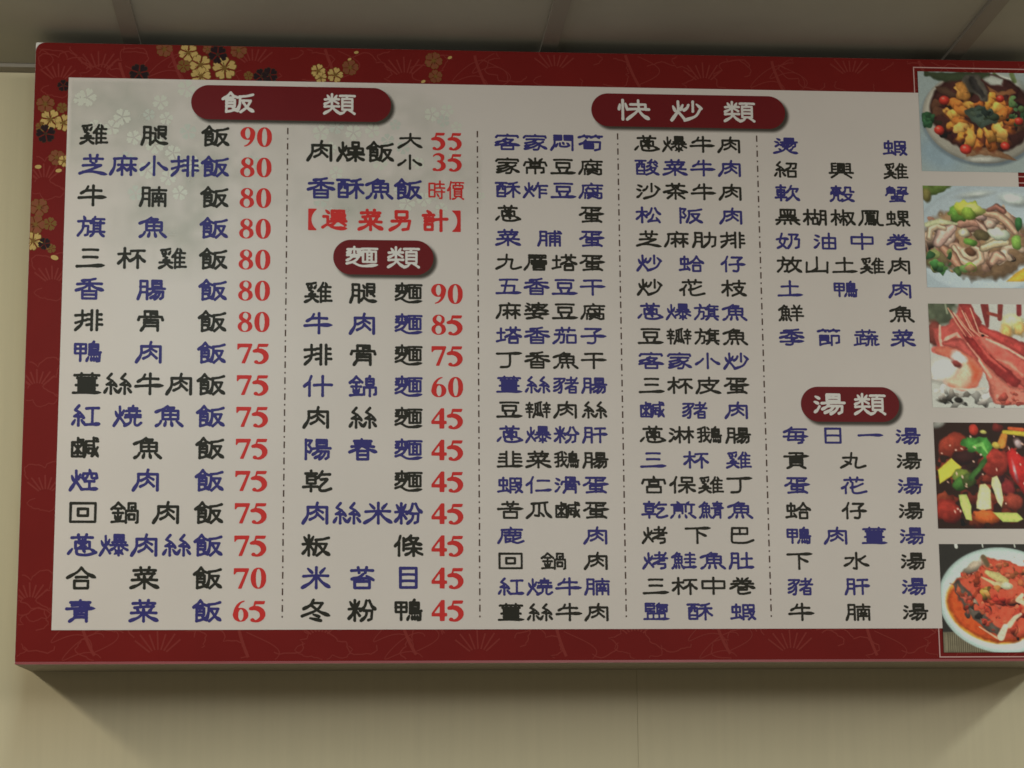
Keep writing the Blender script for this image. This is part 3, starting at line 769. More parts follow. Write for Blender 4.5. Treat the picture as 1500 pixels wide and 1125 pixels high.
BRUSH = {'large': (37.6, 28.6, 1.86), 'small': (34.6, 22.6, 1.52), 'head': (44.5, 29.0, 1.80), 'note': (33.5, 29.0, 2.05), 'season': (22.5, 26.5, 1.15), 'size': (33.5, 21.0, 1.62)}
PROFILE = {'': ((0, 1.06), (.25, .93), (.8, .93), (1, 1.05)), 'w': ((0, 1.1), (.2, .92), (.5, 1.0), (.78, 1.5), (.9, 1.25), (1, .45)), 'p': ((0, .95), (.5, .92), (.85, 1.32), (1, 1.15)),
           'd': ((0, .70), (.6, 1.2), (1, 1.05)), 'c': ((0, 1.0), (.5, .94), (1, 1.08))}


def expand(code, box=(0, 0, 100, 100)):
    out = []
    x0, y0, x1, y1 = box
    for tk in code.split():
        if tk[0] == '@':
            nm, bb = tk[1:].split(':')
            b = [float(q) for q in bb.split(',')]
            sub = (x0 + (x1 - x0) * b[0] / 100, y0 + (y1 - y0) * b[1] / 100, x0 + (x1 - x0) * b[2] / 100, y0 + (y1 - y0) * b[3] / 100)
            out += expand(PART[nm], sub)
            continue
        kind = tk[0] if tk[0] in 'wpdc' else ''
        pts = np.array([[float(v) for v in q.split(',')] for q in tk[len(kind):].split('-')])
        pts = np.column_stack([x0 + (x1 - x0) * pts[:, 0] / 100, y0 + (y1 - y0) * pts[:, 1] / 100])
        out.append((kind, pts))
    return out


def smooth_curve(P, n=9):
    if len(P) < 3:
        return P
    Q = np.vstack([2 * P[0] - P[1], P, 2 * P[-1] - P[-2]])
    out = []
    for i in range(1, len(Q) - 2):
        a, b, c, d = Q[i - 1:i + 3]
        for t in np.arange(n) / n:
            out.append(.5 * (2 * b + (c - a) * t + (2 * a - 5 * b + 4 * c - d) * t * t + (3 * b - a - 3 * c + d) * t ** 3))
    return np.array(out + [P[-1]])


def brushed(ch, style):
    bw, bh, r0_ = BRUSH[style]
    st = expand(CHAR[ch])
    length = sum(np.hypot(*(np.diff(P, axis=0) * (bw / 100, bh / 100)).T).sum() for _, P in st)
    rad = r0_ * float(np.clip(1.20 - .155 * length * r0_ * 2 / (bw * bh) - .165 * max(0, len(st) - 11) / 10, .45, 1.11))
    gx = np.arange(-bw * .66, bw * .66, 1 / RES)
    gz = np.arange(-bh * .70, bh * .70, 1 / RES)
    X, Z = np.meshgrid(gx, gz)
    rs = np.random.RandomState(ord(ch) % 9973)
    D = np.full(X.shape, 9.)
    for kind, P in st:
        P = (P - 50) * (bw / 100 * .97, bh / 100 * .97)
        if kind in ('w', 'p', 'c'):
            P = smooth_curve(P)
        elif kind == 'd':
            P = P[0] + (P[-1] - P[0]) * np.linspace(0, 1, 4)[:, None]
        elif len(P) == 2:                                # level strokes arch a little, like a hand's
            t = np.linspace(0, 1, 6)[:, None]
            L = P[1] - P[0]
            P = P[0] + L * t + np.array([0, 1.]) * np.sin(np.pi * t) * abs(L[0]) * .018
        seg = np.hypot(*np.diff(P, axis=0).T)
        s_ = np.concatenate([[0], np.cumsum(seg)])
        prof = PROFILE[kind]
        w = rad * np.interp(s_ / max(s_[-1], 1e-6), [q[0] for q in prof], [q[1] for q in prof]) * rs.uniform(.95, 1.05)
        if kind in ('w', 'p') and s_[-1] < bw * .38:
            w = np.minimum(w, rad * 1.22)
        for i in range(len(P) - 1):
            a, b = P[i], P[i + 1]
            e = b - a
            t = np.clip(((X - a[0]) * e[0] + (Z - a[1]) * e[1]) / (e @ e + 1e-9), 0, 1)
            D = np.minimum(D, np.hypot(X - a[0] - t * e[0], Z - a[1] - t * e[1]) - (w[i] + (w[i + 1] - w[i]) * t))
    ph = rs.uniform(0, 6.28, 3)
    D = D + .10 * np.sin(X * 1.1 + ph[0]) * np.sin(Z * 1.3 + ph[1])
    F = blur(np.clip(.5 - D / .5, 0, 1), .16 * RES)
    loops = [simplify(L, .06) for L in contours(F, gx, gz, .5)]
    return fill_mesh([L for L in loops if len(L) > 3])


def glyph(ch, style):
    key = (ch, style)
    if key in CACHE:
        return CACHE[key]
    if style in BRUSH and ch in CHAR:
        CACHE[key] = brushed(ch, style)
        return CACHE[key]
    ew, eh, rx, ry, flare = STYLE[style]
    raw = outlines(ch)
    sc = np.array([ew, eh])
    off = np.array([.5, .38])
    kick = .13 if ch in LEG else 0.

    def clerical(P):
        """spread the foot, narrow the head, sweep the left leg outward"""
        P = (P - off) * sc
        t = P[:, 1] / (eh * .46)
        x = P[:, 0] * (.985 - .055 * t)
        if kick:
            w = np.clip((.25 - t) / 1.25, 0, 1) ** 1.7
            x = x - kick * ew * w * np.clip((-x / (ew * .5) - .38) / .3, 0, 1)
        return np.column_stack([x, P[:, 1]])
    if style in ('season', 'note'):
        cs = [((c - off) * sc, (p - off) * sc) for c, p in raw]
    else:
        cs = [(clerical(c), clerical(p)) for c, p in raw]
    gx = np.arange(-ew * .62, ew * .62, 1 / RES)
    gz = np.arange(-eh * .64, eh * .64, 1 / RES)
    base = fill_mask([p for _, p in cs], gx, gz)
    X, Z = np.meshgrid(gx, gz)
    dens = base.mean() * 1.62
    cx_ = np.abs(np.diff(base.astype(int), axis=0)).sum() / base.shape[1] + np.abs(np.diff(base.astype(int), axis=1)).sum() / base.shape[0]
    k = float(np.clip(1.36 - .052 * cx_, .28, 1.12))     # dense characters have thinner strokes
    M2 = dilate(base, rx * k * RES, ry * k * RES)

    def at(p):
        i = int(round((p[0] - gx[0]) * RES))
        j = int(round((p[1] - gz[0]) * RES))
        return 0 <= i < len(gx) and 0 <= j < len(gz) and base[j, i]
    # brush terminals
    for (c, _), (rc, _) in zip(cs, raw):
        n = len(c)
        for i in range(n):
            a0, a, b, b1 = rc[i - 1], rc[i], rc[(i + 1) % n], rc[(i + 2) % n]
            L = np.linalg.norm(b - a)
            if not (.04 < L < .105):
                continue
            d = (b - a) / L
            e0, e1 = a - a0, b1 - b
            l0, l1 = np.linalg.norm(e0), np.linalg.norm(e1)
            if l0 < .05 or l1 < .05:
                continue
            if abs(d @ e0) / l0 > .62 or abs(d @ e1) / l1 > .62 or (e0 @ e1) / (l0 * l1) > -.6:
                continue
            A, B = c[i], c[(i + 1) % n]
            mid = (A + B) / 2
            o = (e0 / l0 - e1 / l1)
            o = o * sc
            o = o / np.linalg.norm(o)
            if at(mid + o * .7) or not at(mid - o * .7):
                continue
            t = np.linalg.norm(B - A) * .5 + (rx + ry) * .5 * k
            ang = math.degrees(math.atan2(o[1], o[0]))
            f = flare * (.55 + .45 * k)
            if abs(ang) < 22:                            # right end of a level stroke: lifts and thickens
                q = mid + np.array([-.25 * t, .10 * t])
                M2 |= ((X - q[0]) / (1.5 * t * f)) ** 2 + ((Z - q[1]) / (1.22 * t * f)) ** 2 < 1
            elif abs(ang) > 158:                         # left end: rounded head that drops
                q = mid + np.array([.35 * t, -.18 * t])
                M2 |= ((X - q[0]) / (1.35 * t * f)) ** 2 + ((Z - q[1]) / (1.22 * t * f)) ** 2 < 1
            elif -80 < ang <= -22:                       # right-falling stroke: broad foot
                q = mid - o * .5 * t
                q = mid + np.array([.35 * t, .05 * t])
                u, w = (X - q[0]), (Z - q[1])
                M2 |= (u / (2.5 * t * f)) ** 2 + ((w - .10 * u) / (1.12 * t * f)) ** 2 < 1
            elif -158 <= ang <= -100:                    # left-falling stroke: blunt end
                q = mid - o * .45 * t
                M2 |= ((X - q[0]) / (1.65 * t * f)) ** 2 + ((Z - q[1]) / (1.15 * t * f)) ** 2 < 1
            else:
                q = mid - o * .4 * t
                M2 |= ((X - q[0]) / (1.12 * t)) ** 2 + ((Z - q[1]) / (1.12 * t)) ** 2 < 1
    # brush wobble
    rs = np.random.RandomState(ord(ch[0]) % 9973)
    ph = rs.uniform(0, 6.28, 4)
    F = blur(M2.astype(float), .30 * RES)
    F = F + .05 * np.sin(X * .9 + ph[0] + .5 * np.sin(Z * .7 + ph[1])) * np.sin(Z * 1.1 + ph[2])
    loops = [simplify(L, .07) for L in contours(F, gx, gz, .5)]
    loops = [L for L in loops if len(L) > 3]
    CACHE[key] = fill_mesh(loops)
    return CACHE[key]


def letter(name, placed, y, M, label=None, parent=board):
    """placed: (vertices, faces, x, z) tuples in board millimetres -> one flat printed mesh"""
    V, Fc = [], []
    for v, f, x, z in placed:
        n = len(V)
        V += [((p[0] + x) * MM, y, (p[1] + z) * MM) for p in v]
        Fc += [[q + n for q in t] for t in f]
    return mesh(name, V, Fc, [M], parent, label)


YL = -0.0009


def text_line(s, x0, x1, z, style, M, name='menu_item', y=YL, label=None, parent=board):
    n = len(s)
    pl = []
    for i, ch in enumerate(s):
        v, f = glyph(ch, style)
        pl.append((v, f, x0 + (x1 - x0) * (i / (n - 1) if n > 1 else .5), z))
    return letter(name, pl, y, M, label, parent)


# --- numerals of the prices: bold serif figures painted with a variable-width pen
def stroke_mask(X, Z, pts, wid):
    Mk = np.zeros(X.shape, bool)
    pts = np.asarray(pts, float)
    wid = np.asarray(wid, float)
    for i in range(len(pts) - 1):
        a, b = pts[i], pts[i + 1]
        n = max(2, int(np.linalg.norm(b - a) / .02))
        for t in np.linspace(0, 1, n):
            p = a + (b - a) * t
            w = wid[i] + (wid[i + 1] - wid[i]) * t
            Mk |= (X - p[0]) ** 2 + (Z - p[1]) ** 2 < w * w
    return Mk


def digit(ch):
    key = ('digit', ch)
    if key in CACHE:
        return CACHE[key]
    gx = np.arange(-.08, .80, .0125)
    gz = np.arange(-.08, 1.08, .0125)
    X, Z = np.meshgrid(gx, gz)

    def el(cx, cz, a, b, p=2.0):
        return np.abs((X - cx) / a) ** p + np.abs((Z - cz) / b) ** p < 1

    def arc(cx, cz, a, b, t0, t1, n=40):
        t = np.radians(np.linspace(t0, t1, n))
        return np.stack([cx + a * np.cos(t), cz + b * np.sin(t)], 1)

    def pg(pts):
        return fill_mask([np.array(pts, float)], gx, gz)
    if ch == '0':
        Mk = el(.36, .5, .345, .505, 2.15) & ~el(.36, .5, .125, .455, 2.1)
    elif ch == '8':
        Mk = (el(.36, .755, .285, .25) | el(.36, .27, .335, .275)) & ~el(.37, .775, .125, .195) & ~el(.35, .25, .155, .215)
        Mk |= pg([(.17, .68), (.33, .60), (.60, .36), (.66, .44), (.45, .58), (.24, .74)])
        Mk &= ~el(.40, .79, .105, .15)
    elif ch == '9':
        Mk = el(.36, .675, .345, .33) & ~el(.35, .685, .125, .275)
        P = arc(.14, .62, .46, .60, 10, -82)
        Mk |= stroke_mask(X, Z, P, np.linspace(.10, .022, len(P)))
        Mk &= ~(el(.35, .685, .125, .275))
    elif ch == '6':
        Mk = el(.36, .325, .345, .33) & ~el(.37, .315, .125, .275)
        P = arc(.58, .38, .46, .60, 190, 98)
        Mk |= stroke_mask(X, Z, P, np.linspace(.10, .022, len(P)))
        Mk &= ~(el(.37, .315, .125, .275))
    elif ch == '7':
        Mk = pg([(.03, .98), (.70, .98), (.70, .90), (.38, .0), (.22, .0), (.54, .80), (.20, .80), (.13, .78), (.07, .68), (.02, .68)])
    elif ch == '5':
        Mk = pg([(.20, .98), (.66, .98), (.60, .82), (.22, .82), (.20, .70), (.12, .45)]) & ~pg([(.26, .815), (.5, .815), (.5, .5), (.26, .5)])
        Mk = pg([(.20, .98), (.68, .98), (.62, .82), (.24, .82), (.205, .70), (.115, .52), (.10, .50)])
        P = arc(.20, .33, .37, .315, 118, -100, 60)
        wd = np.interp(np.arange(60), [0, 14, 30, 46, 59], [.075, .115, .125, .08, .03])
        Mk |= stroke_mask(X, Z, P, wd)
        Mk |= el(.12, .075, .10, .085)
    elif ch == '3':
        P = arc(.30, .745, .255, .215, 160, -75, 50)
        Mk = stroke_mask(X, Z, P, np.interp(np.arange(50), [0, 14, 28, 49], [.02, .06, .105, .035]))
        P = arc(.25, .30, .345, .265, 80, -105, 60)
        Mk |= stroke_mask(X, Z, P, np.interp(np.arange(60), [0, 20, 30, 45, 59], [.05, .115, .12, .075, .03]))
        Mk |= el(.13, .08, .105, .085)
    elif ch == '4':
        Mk = pg([(.46, 1.0), (.60, 1.0), (.60, .38), (.71, .38), (.71, .22), (.60, .22), (.60, 0), (.385, 0), (.385, .22), (.01, .22), (.01, .36)]) & ~pg([(.385, .74), (.385, .38), (.13, .38)])
    F = blur(Mk.astype(float), 1.3)
    loops = [simplify(L, .004) for L in contours(F, gx, gz, .36)]
    sc = np.array([30.3, 28.8])
    loops = [(L - np.array([.36, .5])) * sc for L in loops if len(L) > 3]
    CACHE[key] = fill_mesh(loops)
    return CACHE[key]


def price(s, x, z, k=1.0):
    pl = []
    for i, ch in enumerate(s):
        v, f = digit(ch)
        pl.append((v * k, f, x + (i - .5) * 23.6, z))
    letter('price', pl, YL, M_price, 'red price %s' % s)


def item(s, x0, x1, z, style, blue):
    text_line(s, x0, x1, z, style, M_blue if blue else M_black, label='%s dish line reading %s' % ('blue' if blue else 'black', s))


rice = '雞腿飯 90,芝麻小排飯 80,牛腩飯 80,旗魚飯 80,三杯雞飯 80,香腸飯 80,排骨飯 80,鴨肉飯 75,薑絲牛肉飯 75,紅燒魚飯 75,鹹魚飯 75,焢肉飯 75,回鍋肉飯 75,蔥爆肉絲飯 75,合菜飯 70,青菜飯 65'.split(',')
for i, t in enumerate(rice):
    s, p = t.split()
    z = 747.0 - 45.0 * i
    item(s, 85.5, 256.8, z, 'large', i % 2 == 1)
    price(p, 314.2, z - .3)
noodle = '雞腿麵 90,牛肉麵 85,排骨麵 75,什錦麵 60,肉絲麵 45,陽春麵 45,乾麵 45,肉絲米粉 45,粄條 45,米苔目 45,冬粉鴨 45'.split(',')
for i, t in enumerate(noodle):
    s, p = t.split()
    z = 520.2 - 44.78 * i
    item(s, 404.3, 531.6, z, 'large', i % 2 == 1)
    price(p, 586, z - .3)
item('肉燥飯', 406, 491, 727.6, 'large', False)
item('香酥魚飯', 407, 531, 672.8, 'large', True)
for s, z, p in (('大', 744.5, '55'), ('小', 713, '35')):
    text_line(s, 533.5, 533.5, z, 'size', M_black, label='black size word reading %s' % s)
    price(p, 586.8, z + .5, .90)
text_line('時價', 571.5, 598.5, 672, 'season', M_price, 'price', label='thin red market price words reading 時價')
pl = []
for ch, px in (('【', 445.5), ('選', 489.6), ('菜', 542.8), ('另', 587.6), ('計', 636.6), ('】', 680.5)):
    v, f = glyph(ch, 'note')
    pl.append((v, f, bd(px, 322)[0], 626.5))
letter('notice_line', pl, YL, M_price, 'bold red bracketed notice reading 選菜另計')

c3 = '客家悶筍,家常豆腐,酥炸豆腐,蔥蛋,菜脯蛋,九層塔蛋,五香豆干,麻婆豆腐,塔香茄子,丁香魚干,薑絲豬腸,豆瓣肉絲,蔥爆粉肝,韭菜鵝腸,蝦仁滑蛋,苦瓜鹹蛋,鹿肉,回鍋肉,紅燒牛腩,薑絲牛肉'.split(',')
c4 = '蔥爆牛肉,酸菜牛肉,沙茶牛肉,松阪肉,芝麻肋排,炒蛤仔,炒花枝,蔥爆旗魚,豆瓣旗魚,客家小炒,三杯皮蛋,鹹豬肉,蔥淋鵝腸,三杯雞,宮保雞丁,乾煎鯖魚,烤下巴,烤鮭魚肚,三杯中卷,鹽酥蝦'.split(',')
c5 = '燙蝦,紹興雞,軟殼蟹,黑楜椒鳳螺,奶油中卷,放山土雞肉,土鴨肉,鮮魚,季節蔬菜'.split(',')
soup = '每日一湯,貢丸湯,蛋花湯,蛤仔湯,鴨肉薑湯,下水湯,豬肝湯,牛腩湯'.split(',')
for i, s in enumerate(c3):
    item(s, 673.4, 793.9, 745.5 - 35.58 * i, 'small', i % 2 == 0)
for i, s in enumerate(c4):
    item(s, 875.8, 997.6, 746.2 - 35.58 * i, 'small', i % 2 == 1)
for i, s in enumerate(c5):
    item(s, 1079.2, 1241.3, 746.2 - 35.58 * i, 'small', i % 2 == 0)
for i, s in enumerate(soup):
    item(s, 1080, 1242, 319.2 - 35.7 * i, 'small', i % 2 == 0)

# dash-dot dividers
for x in (359, 630.3, 833.7, 1037.4):
    g = Flat()
    z = 761
    while z > 66:
        e = rnd.uniform(-.4, .4)
        g.poly([(x - .95 + e * .3, z), (x + .95 + e * .3, z), (x + .95, z - 9.4), (x - .95, z - 9.4)], YL)
        g.poly([(x - .9, z - 15), (x + .9, z - 15), (x + .9, z - 17.4), (x - .9, z - 17.4)], YL)
        z -= 22.7
    g.build('dashed_divider', [M_dash], board)

# heading badges with their printed soft shadow


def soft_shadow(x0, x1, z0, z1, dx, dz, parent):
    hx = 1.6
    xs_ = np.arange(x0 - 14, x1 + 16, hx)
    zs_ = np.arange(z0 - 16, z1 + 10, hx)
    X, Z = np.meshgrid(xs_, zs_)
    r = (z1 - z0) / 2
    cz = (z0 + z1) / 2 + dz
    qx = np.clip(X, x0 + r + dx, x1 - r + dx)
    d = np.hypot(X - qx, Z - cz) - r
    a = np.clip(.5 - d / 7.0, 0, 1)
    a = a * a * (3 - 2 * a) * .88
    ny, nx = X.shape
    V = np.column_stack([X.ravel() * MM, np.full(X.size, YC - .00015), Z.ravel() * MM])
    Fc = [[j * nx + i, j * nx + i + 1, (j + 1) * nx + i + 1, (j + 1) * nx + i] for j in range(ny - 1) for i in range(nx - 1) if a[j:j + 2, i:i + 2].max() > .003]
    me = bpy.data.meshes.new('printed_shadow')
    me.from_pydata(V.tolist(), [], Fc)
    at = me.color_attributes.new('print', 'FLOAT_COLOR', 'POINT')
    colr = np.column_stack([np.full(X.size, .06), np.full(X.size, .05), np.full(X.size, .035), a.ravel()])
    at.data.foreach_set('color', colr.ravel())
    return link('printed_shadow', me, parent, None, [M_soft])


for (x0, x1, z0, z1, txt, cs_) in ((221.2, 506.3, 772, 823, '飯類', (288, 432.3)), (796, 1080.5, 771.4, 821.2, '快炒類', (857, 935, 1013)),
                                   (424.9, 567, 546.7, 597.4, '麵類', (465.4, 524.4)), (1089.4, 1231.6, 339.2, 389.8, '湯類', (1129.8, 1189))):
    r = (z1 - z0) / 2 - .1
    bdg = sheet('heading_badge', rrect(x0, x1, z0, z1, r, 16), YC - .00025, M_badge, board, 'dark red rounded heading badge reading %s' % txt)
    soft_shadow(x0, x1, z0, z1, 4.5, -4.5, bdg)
    pl = []
    for ch, x in zip(txt, cs_):
        v, f = glyph(ch, 'head')
        pl.append((v, f, x, (z0 + z1) / 2 + .2))
    letter('lettering', pl, YL, M_white, None, bdg)

COL.objects.unlink(tob)
bpy.data.objects.remove(tob)
bpy.data.curves.remove(tcv)

# ------------------------------------------------------------------ printed food photographs (flat prints, painted stroke by stroke into vertex inks)


class Paint:
    def __init__(s, x0, y0, w, h, unit, bg, seed):
        """x0,y0: picture corner in sketch units, w,h in mm, unit mm per sketch unit"""
        s.rs = np.random.RandomState(seed)
        nx, ny = int(w / .95) + 1, int(h / .95) + 1
        s.X, s.Y = np.meshgrid(x0 + np.linspace(0, w / unit, nx), y0 + np.linspace(0, h / unit, ny))
        s.C = np.zeros((ny, nx, 3)) + np.array(bg, float)
        s.u = unit
        s.nz = [s.noise(q) for q in (3, 6, 14, 30)]
        s.fine = s.noise(60)

    def noise(s, cells):
        ny, nx = s.X.shape
        cy = max(2, int(cells * ny / nx))
        g = s.rs.uniform(-1, 1, (cy + 2, cells + 2))
        yy, xx = np.linspace(0, cy, ny), np.linspace(0, cells, nx)
        j, i = yy.astype(int), xx.astype(int)
        fy, fx = (yy - j)[:, None], (xx - i)[None, :]
        fy, fx = fy * fy * (3 - 2 * fy), fx * fx * (3 - 2 * fx)
        A = g[np.ix_(j, i)] * (1 - fx) + g[np.ix_(j, i + 1)] * fx
        B = g[np.ix_(j + 1, i)] * (1 - fx) + g[np.ix_(j + 1, i + 1)] * fx
        return A * (1 - fy) + B * fy

    def put(s, d, col, soft, tex=.08, rim=0., light=None):
        """d: signed distance in sketch units (negative inside)"""
        a = np.clip(.5 - d / max(soft, 1e-3), 0, 1)[..., None]
        c = np.array(col, float) + np.zeros_like(s.C)
        c = c * (1 + tex * (s.nz[3] * .6 + s.nz[2] * .7))[..., None]
        if light is not None:
            c = c * (1 + light)[..., None]
        if rim:
            c = c * (1 - rim * np.clip(1 + d / 28., 0, 1))[..., None]
        s.C = s.C * (1 - a) + c * a

    def ell(s, cx, cy, a, b, rot=0, col=(0, 0, 0), soft=14, wob=0., tex=.08, rim=.25, shade=.22):
        t = math.radians(rot)
        dx, dy = s.X - cx, s.Y - cy
        u, v = dx * math.cos(t) + dy * math.sin(t), -dx * math.sin(t) + dy * math.cos(t)
        q = np.sqrt((u / a) ** 2 + (v / b) ** 2) + 1e-6
        d = (q - 1) * min(a, b)
        if wob:
            d = d + wob * (s.nz[2] + 1.0 * s.nz[3])
        s.put(d, col, soft, tex, rim, -shade * (dx / a * .5 + dy / b) if shade else None)

    def poly(s, pts, col, soft=10, wob=0., tex=.08, rim=.15, shade=0.):
        P = np.array(pts, float)
        gx, gy = s.X[0], s.Y[:, 0]
        ins = fill_mask([P], gx, gy)
        d = np.full(s.X.shape, 1e9)
        for a, b in zip(P, np.roll(P, -1, 0)):
            e = b - a
            t = np.clip(((s.X - a[0]) * e[0] + (s.Y - a[1]) * e[1]) / (e @ e + 1e-9), 0, 1)
            d = np.minimum(d, np.hypot(s.X - a[0] - t * e[0], s.Y - a[1] - t * e[1]))
        d = np.where(ins, -d, d)
        if wob:
            d = d + wob * (s.nz[2] + .8 * s.nz[3])
        c = P.mean(0)
        L = None
        if shade:
            h = np.abs(P - c).max()
            L = -shade * ((s.X - c[0]) * .4 + (s.Y - c[1])) / h
        s.put(d, col, soft, tex, rim, L)

    def line(s, pts, w, col, soft=8, tex=.08, rim=0., wob=0.):
        P = np.array(pts, float)
        w = np.broadcast_to(np.asarray(w, float), (len(P),))
        d = np.full(s.X.shape, 1e9)
        for i in range(len(P) - 1):
            a, b = P[i], P[i + 1]
            e = b - a
            t = np.clip(((s.X - a[0]) * e[0] + (s.Y - a[1]) * e[1]) / (e @ e + 1e-9), 0, 1)
            d = np.minimum(d, np.hypot(s.X - a[0] - t * e[0], s.Y - a[1] - t * e[1]) - (w[i] + (w[i + 1] - w[i]) * t) / 2)
        if wob:
            d = d + wob * (s.nz[2] + .8 * s.nz[3])
        s.put(d, col, soft, tex, rim)

    def scatter(s, n, cx, cy, ax, ay, size, cols, asp=(.4, 1), soft=8, wob=6, rim=.25, ring=0.):
        for _ in range(n):
            t = s.rs.uniform(0, 6.283)
            r = math.sqrt(s.rs.uniform(ring * ring, 1))
            z = s.rs.uniform(*size)
            c = np.array(cols[s.rs.randint(len(cols))], float) * s.rs.uniform(.82, 1.14)
            s.ell(cx + ax * r * math.cos(t), cy + ay * r * math.sin(t), z, z * s.rs.uniform(*asp), s.rs.uniform(0, 180), c, soft, wob * 2.2 + z * .16, .16, rim * .8, s.rs.uniform(.05, .3))

    def build(s, x0, z1, w, h, label):
        s.C = s.C * (1 + .018 * s.rs.normal(size=s.X.shape) + (.012 + .05 * (s.C.max(2) - s.C.min(2) > 34)) * s.fine)[..., None]
        g_ = s.C.mean(2, keepdims=True)
        s.C = np.clip(99 + ((g_ + (s.C - g_) * .84) - 108) * 1.02, 14, 235)
        ny, nx = s.X.shape
        xs_, zs_ = x0 + np.linspace(0, w, nx), z1 - np.linspace(0, h, ny)
        V = np.column_stack([np.tile(xs_, ny) * MM, np.full(nx * ny, YP), np.repeat(zs_, nx) * MM])
        i = np.arange(nx - 1)[None, :] + nx * np.arange(ny - 1)[:, None]
        i = i.ravel()
        Fc = np.stack([i, i + nx, i + nx + 1, i + 1], 1)
        me = bpy.data.meshes.new('dish_photo')
        me.from_pydata(V.tolist(), [], Fc.tolist())
        at = me.color_attributes.new('print', 'FLOAT_COLOR', 'POINT')
        rgb = np.clip(lin(np.clip(s.C, 0, 255)) / KSEEN, .004, .92).reshape(-1, 3)
        at.data.foreach_set('color', np.column_stack([rgb, np.ones(len(rgb))]).astype(np.float32).ravel())
        return link('dish_photo', me, board, label, [M_photo])


YP = -0.0010
PX0, PWD = 1280.2, 179.0
TOPS = [863.5, 689.3, 513.0, 339.0, 164.8]
PHT = 152.3
UN = .178

# 1: whole fried fish in a round bowl with tomatoes
p = Paint(285, 130, PWD, PHT, UN, (122, 132, 130), 1)
p.ell(430, 840, 200, 130, 30, (112, 128, 136), 120, 0, .04, 0, 0)
p.poly([(340, 130), (900, 130), (880, 190), (700, 210), (560, 225), (440, 190), (350, 165)], (52, 62, 42), 24, 14)
p.ell(1000, 230, 190, 90, 10, (150, 152, 142), 40, 8)
p.line([(930, 140), (990, 190), (1060, 260)], (26, 20, 12), (70, 82, 48), 12)
p.line([(1080, 140), (1100, 200)], 40, (84, 96, 58), 14)
p.ell(800, 545, 505, 392, 6, (100, 112, 120), 26, 0, .03, .1, .1)
p.ell(800, 520, 492, 390, 6, (136, 131, 119), 12, 0, .03, .2, .12)
p.ell(812, 480, 436, 352, 6, (56, 31, 28), 20, 6, .2, .2, .1)
p.poly([(340, 130), (640, 130), (900, 130), (900, 175), (700, 205), (560, 222), (440, 188), (350, 165)], (54, 62, 42), 20, 14)
p.poly([(830, 190), (900, 150), (1010, 180), (1000, 250), (900, 240)], (150, 152, 142), 20, 10)
p.scatter(46, 806, 530, 400, 280, (26, 60), [(62, 28, 32), (44, 24, 26), (78, 50, 36), (52, 44, 32)], ring=.55)
p.poly([(430, 262), (520, 262), (640, 330), (560, 350), (470, 310)], (78, 54, 42), 12, 8)
p.poly([(860, 240), (960, 290), (1080, 270), (1100, 300), (980, 340), (900, 330)], (128, 82, 50), 12, 8)
p.poly([(640, 800), (760, 770), (900, 780), (1000, 830), (1095, 886), (930, 860), (760, 845), (660, 866)], (118, 84, 58), 12, 8)
p.ell(820, 885, 150, 26, 0, (158, 156, 146), 12)
for ring, n_, r0p, ln, wd in ((0, 15, 215, 120, 62), (1, 13, 150, 105, 54)):
    for q in range(n_):
        a = 2 * math.pi * (q + .5 * ring) / n_ + p.rs.uniform(-.12, .12)
        if ring == 0 and -2.2 < a - 2 * math.pi * (a > math.pi) < -1.2:
            continue
        rr = r0p * p.rs.uniform(.92, 1.08)
        cx_, cy_ = 800 + 1.12 * rr * math.cos(a), 540 + .92 * rr * math.sin(a)
        c = np.array([(192, 124, 46), (202, 138, 58), (176, 94, 38), (184, 106, 42)][p.rs.randint(4)], float)
        p.ell(cx_ + 8, cy_ + 12, ln * .62, wd * .62, math.degrees(a), (92, 46, 26), 20, 10, .2, 0, 0)
        p.ell(cx_, cy_, ln * .58, wd * .58, math.degrees(a) + p.rs.uniform(-25, 25), c, 9, 16, .16, .22, .2)
        p.ell(cx_ + p.rs.uniform(-22, 22), cy_ + p.rs.uniform(-16, 16), ln * .30, wd * .30, p.rs.uniform(0, 180), c * 1.1, 9, 12, .14, .2, .2)
p.ell(600, 620, 70, 44, 150, (204, 152, 74), 9, 18, .16, .2)
p.ell(700, 700, 66, 50, 110, (196, 136, 58), 9, 18, .16, .2)
p.ell(980, 640, 74, 48, 40, (204, 148, 70), 9, 18, .16, .2)
p.ell(650, 320, 90, 46, 50, (184, 122, 54), 9, 18, .16, .25)
p.poly([(640, 200), (690, 150), (800, 150), (880, 290), (860, 380), (800, 390), (750, 300), (680, 280)], (76, 70, 62), 14, 12, .22)
p.poly([(720, 160), (780, 190), (850, 330), (820, 370), (760, 280)], (52, 48, 46), 16, 12, .2)
p.poly([(590, 230), (660, 200), (700, 300), (640, 340)], (168, 112, 50), 12, 10)
p.poly([(660, 470), (730, 440), (790, 405), (850, 440), (920, 500), (930, 550), (850, 590), (800, 610), (720, 550)], (62, 74, 64), 12, 14, .2)
p.scatter(14, 800, 510, 110, 80, (18, 36), [(50, 62, 56), (76, 88, 72), (58, 70, 52)])
p.ell(360, 545, 38, 56, 10, (44, 78, 50), 12, 16, .2)
p.scatter(9, 360, 545, 40, 60, (22, 40), [(52, 92, 60), (44, 78, 50), (66, 108, 72)], wob=9)
p.scatter(12, 1100, 480, 50, 90, (24, 44), [(66, 98, 62), (52, 84, 54), (86, 112, 66)], wob=9)
for (x, y, r_) in ((500, 375, 44), (445, 632, 45), (660, 795, 50), (995, 762, 38), (1120, 545, 36), (975, 352, 36)):
    p.ell(x, y, r_, r_ * .9, 0, (182, 50, 38), 8, 4, .08, .32, .3)
    p.ell(x - r_ * .25, y - r_ * .35, r_ * .25, r_ * .16, 0, (205, 110, 90), 12, 0, 0, 0, 0)
